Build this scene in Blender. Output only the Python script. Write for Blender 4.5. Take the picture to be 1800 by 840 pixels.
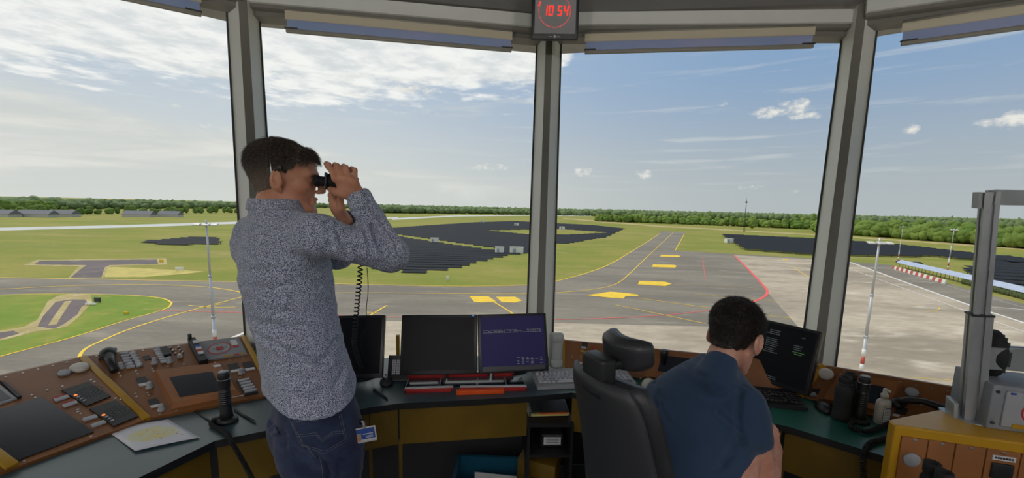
import bpy, bmesh, math, random
import numpy as np
from mathutils import Vector, Matrix
from mathutils.bvhtree import BVHTree
from mathutils import noise as mnoise

for o in list(bpy.data.objects): bpy.data.objects.remove(o)
random.seed(7); rng = np.random.default_rng(7)
scene = bpy.context.scene
col = scene.collection
PI = math.pi

# ------------------------------------------------------------------ camera
FPX, CYP, ROLL = 720.0, 460.0, math.radians(1.3)
PITCH = math.atan2(96, 720)
CAM = np.array([0.0, 0.0, 1.62])
_F = np.array([0, math.cos(PITCH), -math.sin(PITCH)]); _U = np.array([0, math.sin(PITCH), math.cos(PITCH)]); _R = np.array([1.0, 0, 0])
CR = _R*math.cos(ROLL)+_U*math.sin(ROLL); CU = _U*math.cos(ROLL)-_R*math.sin(ROLL)
cd = bpy.data.cameras.new('camera'); cam = bpy.data.objects.new('camera', cd); col.objects.link(cam)
cd.sensor_width = 36; cd.lens = 36*FPX/1800; cd.shift_y = (CYP-420)/1800; cd.clip_start = 0.05; cd.clip_end = 30000
m = Matrix(((CR[0], CU[0], -_F[0], CAM[0]), (CR[1], CU[1], -_F[1], CAM[1]), (CR[2], CU[2], -_F[2], CAM[2]), (0, 0, 0, 1)))
cam.matrix_world = m
scene.camera = cam

# ------------------------------------------------------------------ exposure
vs = scene.view_settings
vs.view_transform = 'Standard'; vs.look = 'None'; vs.gamma = 1.0; vs.use_curve_mapping = False
vs.exposure = 0.0
SUN_AZ, SUN_EL, SUN_E = math.radians(-55), math.radians(60), 2.35
SKY = 1.0
FILL_LIGHT = 215.0

# helpers to find points: the ray of a photo pixel meets a real plane
def ray(px, py):
    return _F + CR*(px-900)/FPX - CU*(py-CYP)/FPX
def onz(px, py, z):
    d = ray(px, py); return CAM + d*((z-CAM[2])/d[2])
def ony(px, py, y):
    d = ray(px, py); return CAM + d*((y-CAM[1])/d[1])
def lin(c):
    return tuple(((v/255)/12.92 if v/255 <= 0.04045 else ((v/255+0.055)/1.055)**2.4) for v in c[:3])

# ------------------------------------------------------------------ node helpers
class NT:
    def __init__(s, tree): s.t = tree; s.n = tree.nodes; s.l = tree.links
    def add(s, kind, **kw):
        n = s.n.new(kind)
        for k, v in kw.items(): setattr(n, k, v)
        return n
    def put(s, sock, v):
        if hasattr(v, 'is_output'): s.l.new(v, sock)
        else:
            if isinstance(v, (tuple, list)) and len(v) == 3 and sock.type == 'RGBA': v = (*v, 1)
            sock.default_value = v
    def m(s, op, a, b=0.0, c=0.0, clamp=False):
        n = s.add('ShaderNodeMath', operation=op); n.use_clamp = clamp
        s.put(n.inputs[0], a); s.put(n.inputs[1], b)
        if op in ('MULTIPLY_ADD', 'COMPARE', 'SMOOTH_MIN'): s.put(n.inputs[2], c)
        return n.outputs[0]
    def mr(s, v, a, b, c=0.0, d=1.0, smooth=True):
        n = s.add('ShaderNodeMapRange'); n.interpolation_type = 'SMOOTHSTEP' if smooth else 'LINEAR'
        s.put(n.inputs[0], v)
        for i, x in enumerate((a, b, c, d)): s.put(n.inputs[1+i], x)
        return n.outputs[0]
    def mix(s, f, a, b):
        n = s.add('ShaderNodeMix', data_type='RGBA'); s.put(n.inputs[0], f); s.put(n.inputs[6], a); s.put(n.inputs[7], b)
        return n.outputs[2]
    def noise(s, vec, scale, detail=4, rough=0.55, dist=0.0):
        n = s.add('ShaderNodeTexNoise'); s.put(n.inputs['Vector'], vec)
        s.put(n.inputs['Scale'], scale); s.put(n.inputs['Detail'], detail); s.put(n.inputs['Roughness'], rough); s.put(n.inputs['Distortion'], dist)
        return n.outputs['Fac']
    def xyz(s, x, y, z):
        n = s.add('ShaderNodeCombineXYZ'); s.put(n.inputs[0], x); s.put(n.inputs[1], y); s.put(n.inputs[2], z); return n.outputs[0]
    def mapping(s, vec, scale=(1, 1, 1), rot=(0, 0, 0)):
        n = s.add('ShaderNodeMapping'); s.put(n.inputs[0], vec); n.inputs['Scale'].default_value = scale; n.inputs['Rotation'].default_value = rot
        return n.outputs[0]

# ------------------------------------------------------------------ sky
w = bpy.data.worlds.new('sky'); scene.world = w; w.use_nodes = True
T = NT(w.node_tree); T.n.clear()
tc = T.add('ShaderNodeTexCoord'); sp = T.add('ShaderNodeSeparateXYZ'); T.l.new(tc.outputs['Generated'], sp.inputs[0])
X, Y, Z = sp.outputs
az = T.m('MULTIPLY', T.m('ARCTAN2', X, Y), 57.2958); el = T.m('MULTIPLY', T.m('ARCSINE', Z), 57.2958)
side = T.mr(az, -35, 40)
blue = T.mix(side, lin((188, 203, 222)), lin((136, 166, 202)))
hor = T.mix(side, lin((220, 222, 218)), lin((182, 189, 192)))
base = T.mix(T.mr(el, 0, 19), hor, blue)
base = T.mix(T.mr(el, 28, 70), base, lin((130, 168, 218)))
# high cloud deck seen in perspective
zz = T.m('MAXIMUM', Z, 0.03)
px_ = T.m('DIVIDE', X, zz); py_ = T.m('DIVIDE', Y, zz)
pl = T.xyz(px_, py_, 0.0)
n1 = T.noise(pl, 0.62, 9, 0.58, 0.3)
n1b = T.noise(pl, 3.4, 8, 0.6)
n2 = T.noise(T.xyz(T.m('MULTIPLY', az, 0.02), T.m('MULTIPLY', el, 0.14), 3.0), 2.6, 7, 0.6, 0.5)
# top bank: lies above a line that falls from the left to the right
edge = T.m('ADD', T.mr(az, -45, 8, 12.5, 17.2, False), T.mr(az, 4, 14, 0.0, 16.0))
hb = T.m('SUBTRACT', T.m('ADD', el, 1.7), edge)
hb = T.m('ADD', hb, T.m('MULTIPLY', T.m('SUBTRACT', n1, 0.5), 17.0))
hb = T.m('ADD', hb, T.m('MULTIPLY', T.m('SUBTRACT', n1b, 0.5), 7.0))
bank = T.mr(hb, -0.8, 2.0)
bankc = T.mix(T.mr(n1b, 0.35, 0.62), lin((222, 225, 227)), lin((253, 252, 249)))
c = T.mix(T.m('MULTIPLY', bank, T.m('MULTIPLY', T.mr(el, 70, 40), 0.97)), base, bankc)
# low soft bank at the left
e2 = T.m('SUBTRACT', T.mr(az, -50, -2, 10.0, 4.0, False), el)
e2 = T.m('ADD', e2, T.m('MULTIPLY', T.m('SUBTRACT', n2, 0.5), 7.0))
low = T.m('MULTIPLY', T.mr(e2, -0.5, 2.2), T.m('MULTIPLY', T.mr(az, 14, -22), T.mr(el, -0.5, 3.0, 0.45, 0.9)))
c = T.mix(low, c, T.mix(T.mr(n2, 0.4, 0.7), lin((214, 216, 213)), lin((236, 234, 227))))
# thin streaks
st = T.m('MULTIPLY', T.mr(T.noise(T.xyz(T.m('MULTIPLY', az, 0.028), T.m('MULTIPLY', el, 0.42), 9.0), 2.2, 6, 0.6, 0.4), 0.52, 0.72), T.m('MULTIPLY', T.mr(el, 1, 5), T.mr(el, 22, 13)))
c = T.mix(T.m('MULTIPLY', st, 0.5), c, lin((214, 217, 217)))
# single small clouds: azimuth, elevation, half width, half height in degrees
puff = T.noise(T.xyz(T.m('MULTIPLY', az, 0.6), T.m('MULTIPLY', el, 0.9), 0.0), 1.1, 6, 0.62)
tot = None
def azel(px, py):
    d = ray(px, py); d = d/np.linalg.norm(d); return math.degrees(math.atan2(d[0], d[1])), math.degrees(math.asin(d[2]))
for (a, b, ww, hh, dens) in [(1350, 197, 26, 9, 1), (1395, 190, 34, 13, 1), (1412, 204, 26, 6, 1), (1026, 302, 14, 8, .8), (1134, 306, 17, 7, .7), (860, 294, 36, 6, .75),
                       (1600, 228, 15, 7, .8), (1742, 216, 24, 7, .9), (1790, 210, 32, 15, 1), (1318, 330, 24, 4, .6), (1262, 182, 15, 7, .35), (112, 147, 58, 4, .7), (308, 185, 8, 4, .6),
                       (722, 157, 40, 9, .8), (616, 166, 26, 3, .6), (362, 219, 12, 5, .7), (1402, 336, 12, 3, .5), (750, 197, 26, 3, .5), (330, 159, 24, 3, .5)]:
    A, E_ = azel(a, b); da = abs(azel(a+ww, b)[0]-A); de = abs(azel(a, b-hh)[1]-E_)
    u = T.m('DIVIDE', T.m('SUBTRACT', az, A), da); v = T.m('DIVIDE', T.m('SUBTRACT', el, E_), de)
    r = T.m('ADD', T.m('MULTIPLY', u, u), T.m('MULTIPLY', v, v))
    s_ = T.m('MULTIPLY', T.m('SUBTRACT', 1.0, T.m('MULTIPLY', r, 0.42)), dens)
    tot = s_ if tot is None else T.m('MAXIMUM', tot, s_)
pf = T.mr(T.m('ADD', tot, T.m('MULTIPLY', T.m('SUBTRACT', puff, 0.5), 2.6)), 0.25, 1.25)
pf = T.m('MULTIPLY', pf, T.mr(tot, -0.5, 0.25))
c = T.mix(pf, c, T.mix(T.mr(puff, .35, .65), lin((206, 208, 210)), lin((240, 237, 230))))
# ground half of the world: what lies beyond the built land
c = T.mix(T.mr(el, -1.2, -0.2), lin((118, 128, 70)), c)
# brighter sky around the veiled sun
sd = (math.sin(SUN_AZ)*math.cos(SUN_EL), math.cos(SUN_AZ)*math.cos(SUN_EL), math.sin(SUN_EL))
bg = T.add('ShaderNodeBackground'); T.put(bg.inputs[0], c); bg.inputs[1].default_value = SKY
wo = T.add('ShaderNodeOutputWorld'); T.l.new(bg.outputs[0], wo.inputs[0])
sl = bpy.data.lights.new('sun', 'SUN'); sun = bpy.data.objects.new('sun', sl); col.objects.link(sun)
sl.energy = SUN_E; sl.angle = math.radians(2.5); sl.color = (1.0, 0.95, 0.86)
sun.rotation_euler = Vector(sd).to_track_quat('Z', 'Y').to_euler(); sun.location = (-30, 20, 60)

# ------------------------------------------------------------------ materials
M = {}
def mat(name, c, rough=0.5, metal=0.0, var=0.0, vscale=8.0, bump=0.0, bscale=60.0, spec=0.5, emit=None, es=1.0, c2=None, coat=0.0):
    if name in M: return M[name]
    mt = bpy.data.materials.new(name); mt.use_nodes = True; t = NT(mt.node_tree); b = t.n['Principled BSDF']
    cc = lin(c); tcn = t.add('ShaderNodeTexCoord'); vec = tcn.outputs['Object']
    nz = t.noise(vec, vscale, 5, 0.6)
    c2l = lin(c2) if c2 else tuple(max(0, x*(1-var)) for x in cc)
    c1l = cc if c2 else tuple(x*(1+var*0.6) for x in cc)
    t.put(b.inputs['Base Color'], t.mix(t.mr(nz, 0.35, 0.65), c1l, c2l))
    b.inputs['Roughness'].default_value = rough; b.inputs['Metallic'].default_value = metal
    b.inputs['Specular IOR Level'].default_value = spec; b.inputs['Coat Weight'].default_value = coat
    if bump:
        bn = t.add('ShaderNodeBump'); t.put(bn.inputs['Height'], t.noise(vec, bscale, 4)); bn.inputs['Strength'].default_value = bump; bn.inputs['Distance'].default_value = 0.01
        t.l.new(bn.outputs[0], b.inputs['Normal'])
    if emit:
        b.inputs['Emission Color'].default_value = (*lin(emit), 1); b.inputs['Emission Strength'].default_value = es
    M[name] = mt; return mt

def ground_mat(name, a, b_, c_, s1, s2, rough=0.9, stretch=(1, 1, 1), fine=None):
    mt = bpy.data.materials.new(name); mt.use_nodes = True; t = NT(mt.node_tree); b = t.n['Principled BSDF']
    tcn = t.add('ShaderNodeTexCoord'); v = t.mapping(tcn.outputs['Object'], stretch)
    x = t.mix(t.mr(t.noise(v, s1, 6, 0.6, 0.4), 0.38, 0.62), lin(a), lin(b_))
    x = t.mix(t.mr(t.noise(v, s2, 7, 0.65), 0.5, 0.72), x, lin(c_))
    if fine: x = t.mix(t.mr(t.noise(v, fine, 6, 0.7), 0.3, 0.75, 0, 0.35), x, lin(tuple(q*0.72 for q in b_)))
    t.put(b.inputs['Base Color'], x); b.inputs['Roughness'].default_value = rough; b.inputs['Specular IOR Level'].default_value = 0.2
    M[name] = mt; return mt

# ------------------------------------------------------------------ mesh builder
def V(*a): return np.array(a, float)
def unit(v): v = np.asarray(v, float); return v/np.linalg.norm(v)
def frame(o, xd, zd):
    z = unit(zd); x = np.asarray(xd, float); x = unit(x-z*np.dot(x, z)); y = np.cross(z, x)
    f = np.eye(4); f[:3, 0] = x; f[:3, 1] = y; f[:3, 2] = z; f[:3, 3] = o; return f
def rotz(a, o=(0, 0, 0)):
    return frame(o, (math.cos(a), math.sin(a), 0), (0, 0, 1))
ID = np.eye(4)
class MB:
    def __init__(s): s.v = []; s.f = []; s.mi = []; s.sm = []; s.n = 0
    def add(s, verts, faces, mi=0, smooth=False, F=ID):
        vv = np.asarray(verts, float); vv = vv @ F[:3, :3].T + F[:3, 3]
        s.v.append(vv)
        for f in faces: s.f.append(tuple(int(i)+s.n for i in f)); s.mi.append(mi); s.sm.append(smooth)
        s.n += len(vv); return s
    def box(s, c, d, F=ID, mi=0, bev=0.0):
        x, y, z = [q/2 for q in d]
        if bev <= 0:
            vs_ = [(c[0]+a*x, c[1]+b*y, c[2]+e*z) for a in (-1, 1) for b in (-1, 1) for e in (-1, 1)]
            return s.add(vs_, [(0, 1, 3, 2), (4, 6, 7, 5), (0, 4, 5, 1), (2, 3, 7, 6), (0, 2, 6, 4), (1, 5, 7, 3)], mi, False, F)
        bm = bmesh.new(); bmesh.ops.create_cube(bm, size=1)
        for q in bm.verts: q.co = Vector((q.co.x*d[0]+c[0], q.co.y*d[1]+c[1], q.co.z*d[2]+c[2]))
        bmesh.ops.bevel(bm, geom=list(bm.edges), offset=min(bev, min(d)*0.49), segments=3, profile=0.5, affect='EDGES')
        bm.verts.index_update()
        s.add([tuple(q.co) for q in bm.verts], [[q.index for q in f.verts] for f in bm.faces], mi, True, F); bm.free(); return s
    def cone(s, p0, p1, r0, r1=None, n=16, F=ID, mi=0, cap=True, smooth=True):
        r1 = r0 if r1 is None else r1
        p0 = V(*p0); p1 = V(*p1); z = unit(p1-p0); x = unit(np.cross(z, (0.31, 0.9, 0.2) if abs(z[0]) > 0.5 else (1, 0.1, 0.05))); y = np.cross(z, x)
        a = np.arange(n)*2*PI/n; ring = np.outer(np.cos(a), x)+np.outer(np.sin(a), y)
        vs_ = np.vstack([p0+ring*r0, p1+ring*r1])
        s.add(vs_, [(i, (i+1) % n, n+(i+1) % n, n+i) for i in range(n)], mi, smooth, F)
        if cap:
            s.add(vs_, [tuple(range(n-1, -1, -1)), tuple(range(n, 2*n))], mi, False, F)
        return s
    def lathe(s, prof, F=ID, n=24, mi=0, smooth=True, sc=(1, 1)):
        a = np.arange(n)*2*PI/n
        vs_ = [(r*math.cos(t)*sc[0], r*math.sin(t)*sc[1], z) for (r, z) in prof for t in a]
        fs = [(k*n+i, k*n+(i+1) % n, (k+1)*n+(i+1) % n, (k+1)*n+i) for k in range(len(prof)-1) for i in range(n)]
        fs += [tuple(range(n-1, -1, -1)), tuple(range((len(prof)-1)*n, len(prof)*n))]
        return s.add(vs_, fs, mi, smooth, F)
    def tube(s, pts, r, n=8, F=ID, mi=0, cap=True):
        pts = [V(*p) for p in pts]; k = len(pts); rs = r if hasattr(r, '__len__') else [r]*k
        vs_ = []; x = None
        for i, p in enumerate(pts):
            t = unit(pts[min(i+1, k-1)]-pts[max(i-1, 0)])
            if x is None: x = np.cross(t, (0.2, 0.3, 1) if abs(t[2]) < 0.8 else (1, 0.2, 0))
            x = unit(x-t*np.dot(x, t)); y = np.cross(t, x)
            for j in range(n):
                a = 2*PI*j/n; vs_.append(p+(x*math.cos(a)+y*math.sin(a))*rs[i])
        fs = [(i*n+j, i*n+(j+1) % n, (i+1)*n+(j+1) % n, (i+1)*n+j) for i in range(k-1) for j in range(n)]
        if cap: fs += [tuple(range(n-1, -1, -1)), tuple(range((k-1)*n, k*n))]
        return s.add(vs_, fs, mi, True, F)
    def prism(s, poly, h0, h1, F=ID, mi=0, mi_side=None):
        n = len(poly); vs_ = [(p[0], p[1], h0) for p in poly]+[(p[0], p[1], h1) for p in poly]
        s.add(vs_, [tuple(range(n-1, -1, -1)), tuple(range(n, 2*n))], mi, False, F)
        s.add(vs_, [(i, (i+1) % n, n+(i+1) % n, n+i) for i in range(n)], mi if mi_side is None else mi_side, False, F); return s
    def sphere(s, c, r, F=ID, mi=0, n=16):
        r = r if hasattr(r, '__len__') else (r, r, r); k = n//2; vs_ = []
        for i in range(k+1):
            p = PI*i/k
            for j in range(n):
                a = 2*PI*j/n; vs_.append((c[0]+r[0]*math.sin(p)*math.cos(a), c[1]+r[1]*math.sin(p)*math.sin(a), c[2]-r[2]*math.cos(p)))
        return s.add(vs_, [(i*n+j, i*n+(j+1) % n, (i+1)*n+(j+1) % n, (i+1)*n+j) for i in range(k) for j in range(n)], mi, True, F)
    def build(s, name, mats, parent=None, origin=None):
        me = bpy.data.meshes.new(name)
        vv = np.vstack(s.v)
        o = bpy.data.objects.new(name, me)
        po = np.zeros(3)
        q_ = parent
        while q_ is not None: po = po+np.array(q_.location); q_ = q_.parent
        org = (np.array([*(vv.min(0)+vv.max(0))[:2]/2, vv.min(0)[2]]) if parent is None else np.zeros(3)+po) if origin is None else np.array(origin, float)
        if parent is not None and origin is None: org = po
        me.from_pydata((vv-org).tolist(), [], s.f)
        if not isinstance(mats, (list, tuple)): mats = [mats]
        for m_ in mats: me.materials.append(m_)
        me.polygons.foreach_set('material_index', s.mi); me.polygons.foreach_set('use_smooth', s.sm)
        me.validate(); me.update()
        if s.n < 120000:
            bm = bmesh.new(); bm.from_mesh(me); bmesh.ops.remove_doubles(bm, verts=bm.verts, dist=1e-5); bmesh.ops.recalc_face_normals(bm, faces=bm.faces); bm.to_mesh(me); bm.free()
        col.objects.link(o)
        if parent is not None: o.parent = parent; o.location = Vector(org-po)
        else: o.location = Vector(org)
        return o

def thing(name, label, cat, loc, group=None):
    o = bpy.data.objects.new(name, None); col.objects.link(o); o.location = Vector([float(q) for q in loc]); o.empty_display_size = 0.05
    o['label'] = label; o['category'] = cat
    if group: o['group'] = group
    return o
def tag(o, label, cat, group=None, kind=None):
    if label: o['label'] = label
    if cat: o['category'] = cat
    if group: o['group'] = group
    if kind: o['kind'] = kind
    return o
def struct(o, label=None):
    o['kind'] = 'structure'
    if label: o['label'] = label
    return o
def copy_tree(o, parent=None):
    c_ = o.copy(); col.objects.link(c_); c_.parent = parent
    for ch in list(o.children): copy_tree(ch, c_)
    return c_

# common materials
mat('black_plastic', (34, 36, 39), 0.45); mat('dark_screen', (20, 22, 27), 0.4, spec=0.15); mat('black_rubber', (28, 29, 31), 0.75)
mat('orange_panel', (132, 86, 46), 0.42, var=0.14, vscale=5, bump=0.05, bscale=300); mat('orange_raised', (150, 98, 54), 0.42, var=0.1, vscale=6)
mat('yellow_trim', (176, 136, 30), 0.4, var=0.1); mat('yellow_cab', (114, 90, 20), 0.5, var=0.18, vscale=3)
mat('white_plastic', (206, 204, 196), 0.45); mat('grey_plastic', (158, 163, 168), 0.5, var=0.05); mat('key_grey', (176, 181, 188), 0.5)
mat('steel', (180, 182, 182), 0.3, 0.9); mat('alu', (164, 169, 172), 0.42, 0.55, var=0.06); mat('dark_metal', (70, 74, 78), 0.45, 0.5)
mat('red_paint', (176, 40, 38), 0.5); mat('white_paint', (222, 222, 216), 0.5); mat('orange_bright', (238, 92, 28), 0.4)
mat('blue_plastic', (30, 70, 150), 0.4)
# ================================================================== LAND OUTSIDE
GZ = -20.4
ground_mat('grass', (124, 132, 50), (146, 141, 66), (156, 144, 86), 0.012, 0.03, stretch=(1, 2.2, 1), fine=0.3)
ground_mat('grass_island', (110, 138, 46), (138, 144, 60), (172, 152, 84), 0.06, 0.12, fine=0.6)
ground_mat('asphalt', (138, 130, 116), (122, 115, 104), (154, 144, 128), 0.03, 0.09, stretch=(0.6, 2.2, 1), fine=1.2)
ground_mat('asphalt_old', (112, 100, 100), (98, 92, 92), (124, 114, 108), 0.08, 0.2)
ground_mat('concrete', (188, 173, 152), (150, 138, 120), (214, 200, 180), 0.035, 0.07, stretch=(0.6, 1.3, 1), fine=0.5)
ground_mat('dirt', (178, 160, 112), (160, 144, 96), (196, 180, 140), 0.1, 0.3)
ground_mat('runway', (196, 196, 190), (184, 184, 180), (206, 206, 202), 0.05, 0.1)
mat('mark_yellow', (232, 192, 40), 0.7, var=0.12, vscale=0.8); mat('mark_red', (226, 92, 84), 0.7, var=0.08, vscale=0.8); mat('mark_white', (214, 208, 200), 0.7, var=0.06, vscale=0.5)
mat('verge', (186, 170, 92), 0.9, var=0.15, vscale=0.3)

def G(p, z=GZ): return onz(p[0], p[1], z)
def slab(name, pix, h, m_, parent=None, extra=None, label=None):
    pts = [G(p)[:2] for p in pix]
    if extra: pts = pts+[V(*e) for e in extra]
    mb = MB(); mb.prism([tuple(p) for p in pts], GZ-0.4, GZ+h)
    o = mb.build(name, M[m_], parent)
    if parent is None: struct(o, label)
    return o
def strip_pts(pts, wd):
    pts = [V(*p[:2]) for p in pts]; L_ = []; R_ = []
    for i, p in enumerate(pts):
        t = unit(pts[min(i+1, len(pts)-1)]-pts[max(i-1, 0)]); n = V(-t[1], t[0])
        L_.append(p+n*wd/2); R_.append(p-n*wd/2)
    return L_, R_
def smooth_line(P, it=2):
    P = [V(*p) for p in P]
    for _ in range(it):
        Q = [P[0]]
        for a, b in zip(P[:-1], P[1:]): Q += [a*0.75+b*0.25, a*0.25+b*0.75]
        P = Q+[P[-1]]
    return P
def line(name, pix, wd, m_, parent, h=0.06, sm=2):
    P = smooth_line([G(p)[:2] for p in pix], sm); L_, R_ = strip_pts(P, wd); n = len(P)
    vs_ = [(*p, GZ+h) for p in L_]+[(*p, GZ+h) for p in R_]
    mb = MB(); mb.add(vs_, [(i, n+i, n+i+1, i+1) for i in range(n-1)])
    return mb.build(name, M[m_], parent)

mb = MB(); mb.add([(-14000, -300, GZ), (14000, -300, GZ), (14000, 14000, GZ), (-14000, 14000, GZ)], [(0, 1, 2, 3)])
land = struct(mb.build('ground_grass', M['grass'], origin=(0, 0, 0)), 'flat green airfield grass')
# a low wooded rise on the horizon closes the land
taxi_up = [(-400, 484), (0, 487), (150, 489), (400, 494), (600, 498), (800, 503), (940, 501), (986, 492), (1030, 480), (1073, 464), (1110, 441), (1141, 422), (1163, 406),
           (1205, 408), (1196, 424), (1187, 440), (1300, 447), (1440, 455), (1568, 466), (1661, 497), (1800, 534), (2100, 610)]
taxi = slab('taxiway', taxi_up, 0.02, 'asphalt', extra=[(60, -60), (-160, -60)], label='dark asphalt taxiway and apron edge')
conc = slab('apron', [(447, 575), (560, 563), (986, 568), (1243, 574), (1408, 580), (1350, 515), (1322, 480), (1290, 448.5), (1440, 457), (1500, 461), (1714, 541), (1800, 566), (2150, 660)], 0.04, 'concrete', extra=[(50, -50), (-30, -50), (-30, 20)], label='pale concrete apron')
isl = slab('grass_island', [(-300, 520), (0, 519), (80, 516), (200, 518), (262, 521), (290, 525), (304, 532), (298, 542), (262, 551), (220, 562), (180, 575), (130, 592), (60, 610), (0, 626), (-300, 700)], 0.05, 'grass_island', label='grass island inside the taxiway bend')
slab('dirt_patch', [(0, 582), (42, 575), (66, 562), (84, 530), (102, 520), (130, 516), (160, 519), (162, 532), (150, 545), (140, 556), (118, 575), (70, 582), (30, 592), (0, 600)], 0.07, 'dirt', isl)
slab('old_asphalt_patch', [(66, 575), (76, 556), (98, 531), (124, 527), (150, 527), (154, 533), (143, 540), (136, 553), (112, 570), (96, 578)], 0.09, 'asphalt_old', isl)
line('centre_strip', [(92, 572), (104, 553), (120, 530)], 1.0, 'dirt', isl, 0.11)
slab('old_asphalt_patch', [(0, 585), (24, 582), (34, 587), (0, 596)], 0.09, 'asphalt_old', isl)
tt = slab('disused_taxiway', [(42, 466), (64, 457), (292, 454), (294, 465), (200, 467), (190, 470), (182, 489), (120, 489), (136, 470), (140, 468)], 0.03, 'dirt', label='disused asphalt stub in the grass')
slab('old_asphalt_patch', [(60, 465), (70, 458.5), (276, 456), (278, 464), (192, 466), (184, 470), (178, 488), (124, 488), (146, 470), (152, 466)], 0.05, 'asphalt_old', tt)
slab('dry_strip', [(186, 470), (200, 469), (360, 477), (330, 481), (250, 487), (184, 487)], 0.02, 'verge', tt)
rw = slab('runway', [(-600, 404), (0, 400), (200, 396), (450, 388.5), (700, 381.5), (700, 384), (450, 392.5), (200, 400.5), (0, 405), (-600, 412)], 0.03, 'runway', label='pale runway far across the grass')
slab('runway_end', [(690, 383.5), (800, 378.5), (930, 378), (1060, 379), (1060, 380), (930, 379.2), (800, 380.6), (690, 386.5)], 0.03, 'runway', rw)
slab('far_taxiway', [(990, 383), (1150, 396), (1440, 412), (1800, 436), (2100, 452), (2100, 455), (1800, 439), (1440, 414), (1150, 398), (990, 385)], 0.03, 'dirt', rw)
# painted markings
for i, (pp, wd) in enumerate([([(-200, 516), (0, 509), (80, 504), (240, 499), (364, 504), (412, 511), (437, 518), (425, 522), (396, 530), (308, 553), (222, 580), (182, 598), (150, 612), (138, 627), (134, 660)], 0.42),
               ([(437, 518), (600, 514), (800, 516), (940, 517), (986, 514), (1026, 511), (1067, 505), (1087, 498), (1104, 484), (1141, 448), (1184, 408)], 0.35),
               ([(845, 521), (862, 527), (880, 538), (915, 559)], 0.4), ([(648, 556), (680, 537)], 0.4), ([(644, 549), (668, 551)], 0.3), ([(895, 551), (915, 553)], 0.3),
               ([(1082, 536), (1130, 546), (1240, 569)], 0.3), ([(1122, 524), (1180, 532), (1260, 543)], 0.3), ([(1221, 517), (1290, 523), (1364, 530)], 0.22), ([(1342, 554), (1392, 560)], 0.25),
               ([(1187, 500), (1290, 503), (1340, 508)], 0.14), ([(1160, 410), (1141, 423), (1110, 442), (1073, 465), (1030, 481), (986, 492.5), (940, 501.5), (800, 504), (600, 499), (400, 495), (0, 488)], 0.5),
               ([(1203, 411), (1196, 424), (1187, 440)], 0.5), ([(1590, 663), (1640, 666), (1700, 672)], 0.12), ([(1625, 548), (1645, 547), (1652, 543), (1650, 540)], 0.2),
               ([(332, 537), (378, 541), (414, 540)], 0.35), ([(350, 541), (395, 534)], 0.3), ([(302, 532), (296, 543), (220, 563), (130, 593), (60, 611), (0, 627)], 0.35), ([(0, 519), (80, 516), (200, 518), (262, 521), (290, 525), (302, 532)], 0.35),
               ([(1450, 648), (1500, 655), (1560, 660)], 0.1), ([(1395, 470), (1420, 487)], 0.3)]):
    line('yellow_line', pp, wd, 'mark_yellow', taxi)
for pp in [[(825, 521), (858, 521), (872, 530), (850, 532), (834, 531)], [(872, 522), (906, 522), (918, 529), (905, 532), (882, 531)], [(1031, 519), (1073, 513), (1098, 515), (1121, 518), (1122, 521), (1100, 520.5), (1096, 525), (1067, 523)],
           [(1124, 494), (1169, 495.5), (1181, 499), (1169, 503), (1121, 500)], [(1148, 465), (1186, 465.8), (1190, 468), (1186, 470.8), (1145, 469)], [(1162, 448.2), (1193, 449), (1196, 450.4), (1193, 452), (1160, 451)],
           [(1376, 455.4), (1384, 455.8), (1385, 457.2), (1376, 457)], [(531, 600), (540, 600), (540, 603), (530, 603)]]:
    slab('yellow_marking', pp, 0.08, 'mark_yellow', taxi)
line('red_line', [(276, 546), (360, 548), (440, 550), (700, 558), (860, 561), (986, 562), (1060, 560), (1150, 556), (1240, 547), (1290, 540)], 0.3, 'mark_red', taxi)
line('red_line', [(1290, 540), (1322, 532), (1346, 521), (1350, 512), (1342, 502), (1318, 476), (1291, 449)], 0.75, 'mark_red', taxi, sm=3)
line('red_line', [(1235, 452), (1240, 492)], 0.2, 'mark_red', taxi)
line('white_line', [(380, 606), (413, 592), (447, 578), (470, 572)], 0.7, 'mark_white', taxi)
line('red_line', [(400, 608), (440, 590), (470, 580)], 0.5, 'mark_red', conc)
for pp, wd in [([(1470, 464), (1500, 475), (1668, 536), (1800, 584), (2000, 655)], 0.35), ([(1480, 456), (1500, 463), (1714, 541), (1800, 567), (2000, 640)], 0.9), ([(1521, 470), (1566, 472)], 0.6), ([(1603, 494), (1661, 499)], 0.6), ([(1743, 540), (1830, 547)], 0.6),
               ([(1568, 474), (1661, 501), (1800, 541), (1900, 568)], 0.15)]:
    line('white_line', pp, wd, 'mark_white', conc, 0.08)
# small ground signs
def sign_box(px, py, w_, h_, m_, label, name='taxiway_sign'):
    p = G((px, py)); mb = MB(); mb.box((0, 0, h_/2+0.25), (w_, 0.25, h_), bev=0.03)
    for s_ in (-0.35, 0.35): mb.box((s_*w_, 0, 0.13), (0.1, 0.1, 0.3))
    mb.v = [v+p for v in mb.v]
    return tag(mb.build(name, M[m_]), label, 'sign')
sign_box(172, 532, 1.3, 0.9, 'dark_metal', 'small dark marker board on the grass island'); sign_box(160, 537, 2.2, 0.3, 'white_paint', 'low white board beside the dark marker on the island')
sign_box(222, 553, 0.9, 0.4, 'mark_yellow', 'small yellow board at the island edge'); sign_box(284, 462, 1.4, 0.9, 'mark_yellow', 'yellow sign at the end of the disused stub')
sign_box(316, 476, 2.6, 0.9, 'white_paint', 'white sign board in the grass right of the disused stub'); sign_box(787, 493, 0.9, 1.1, 'white_paint', 'small white equipment box in grass below the solar field')
sign_box(1380, 457, 0.1, 0.1, 'mark_yellow', 'tiny yellow marker light on the far apron')

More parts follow.
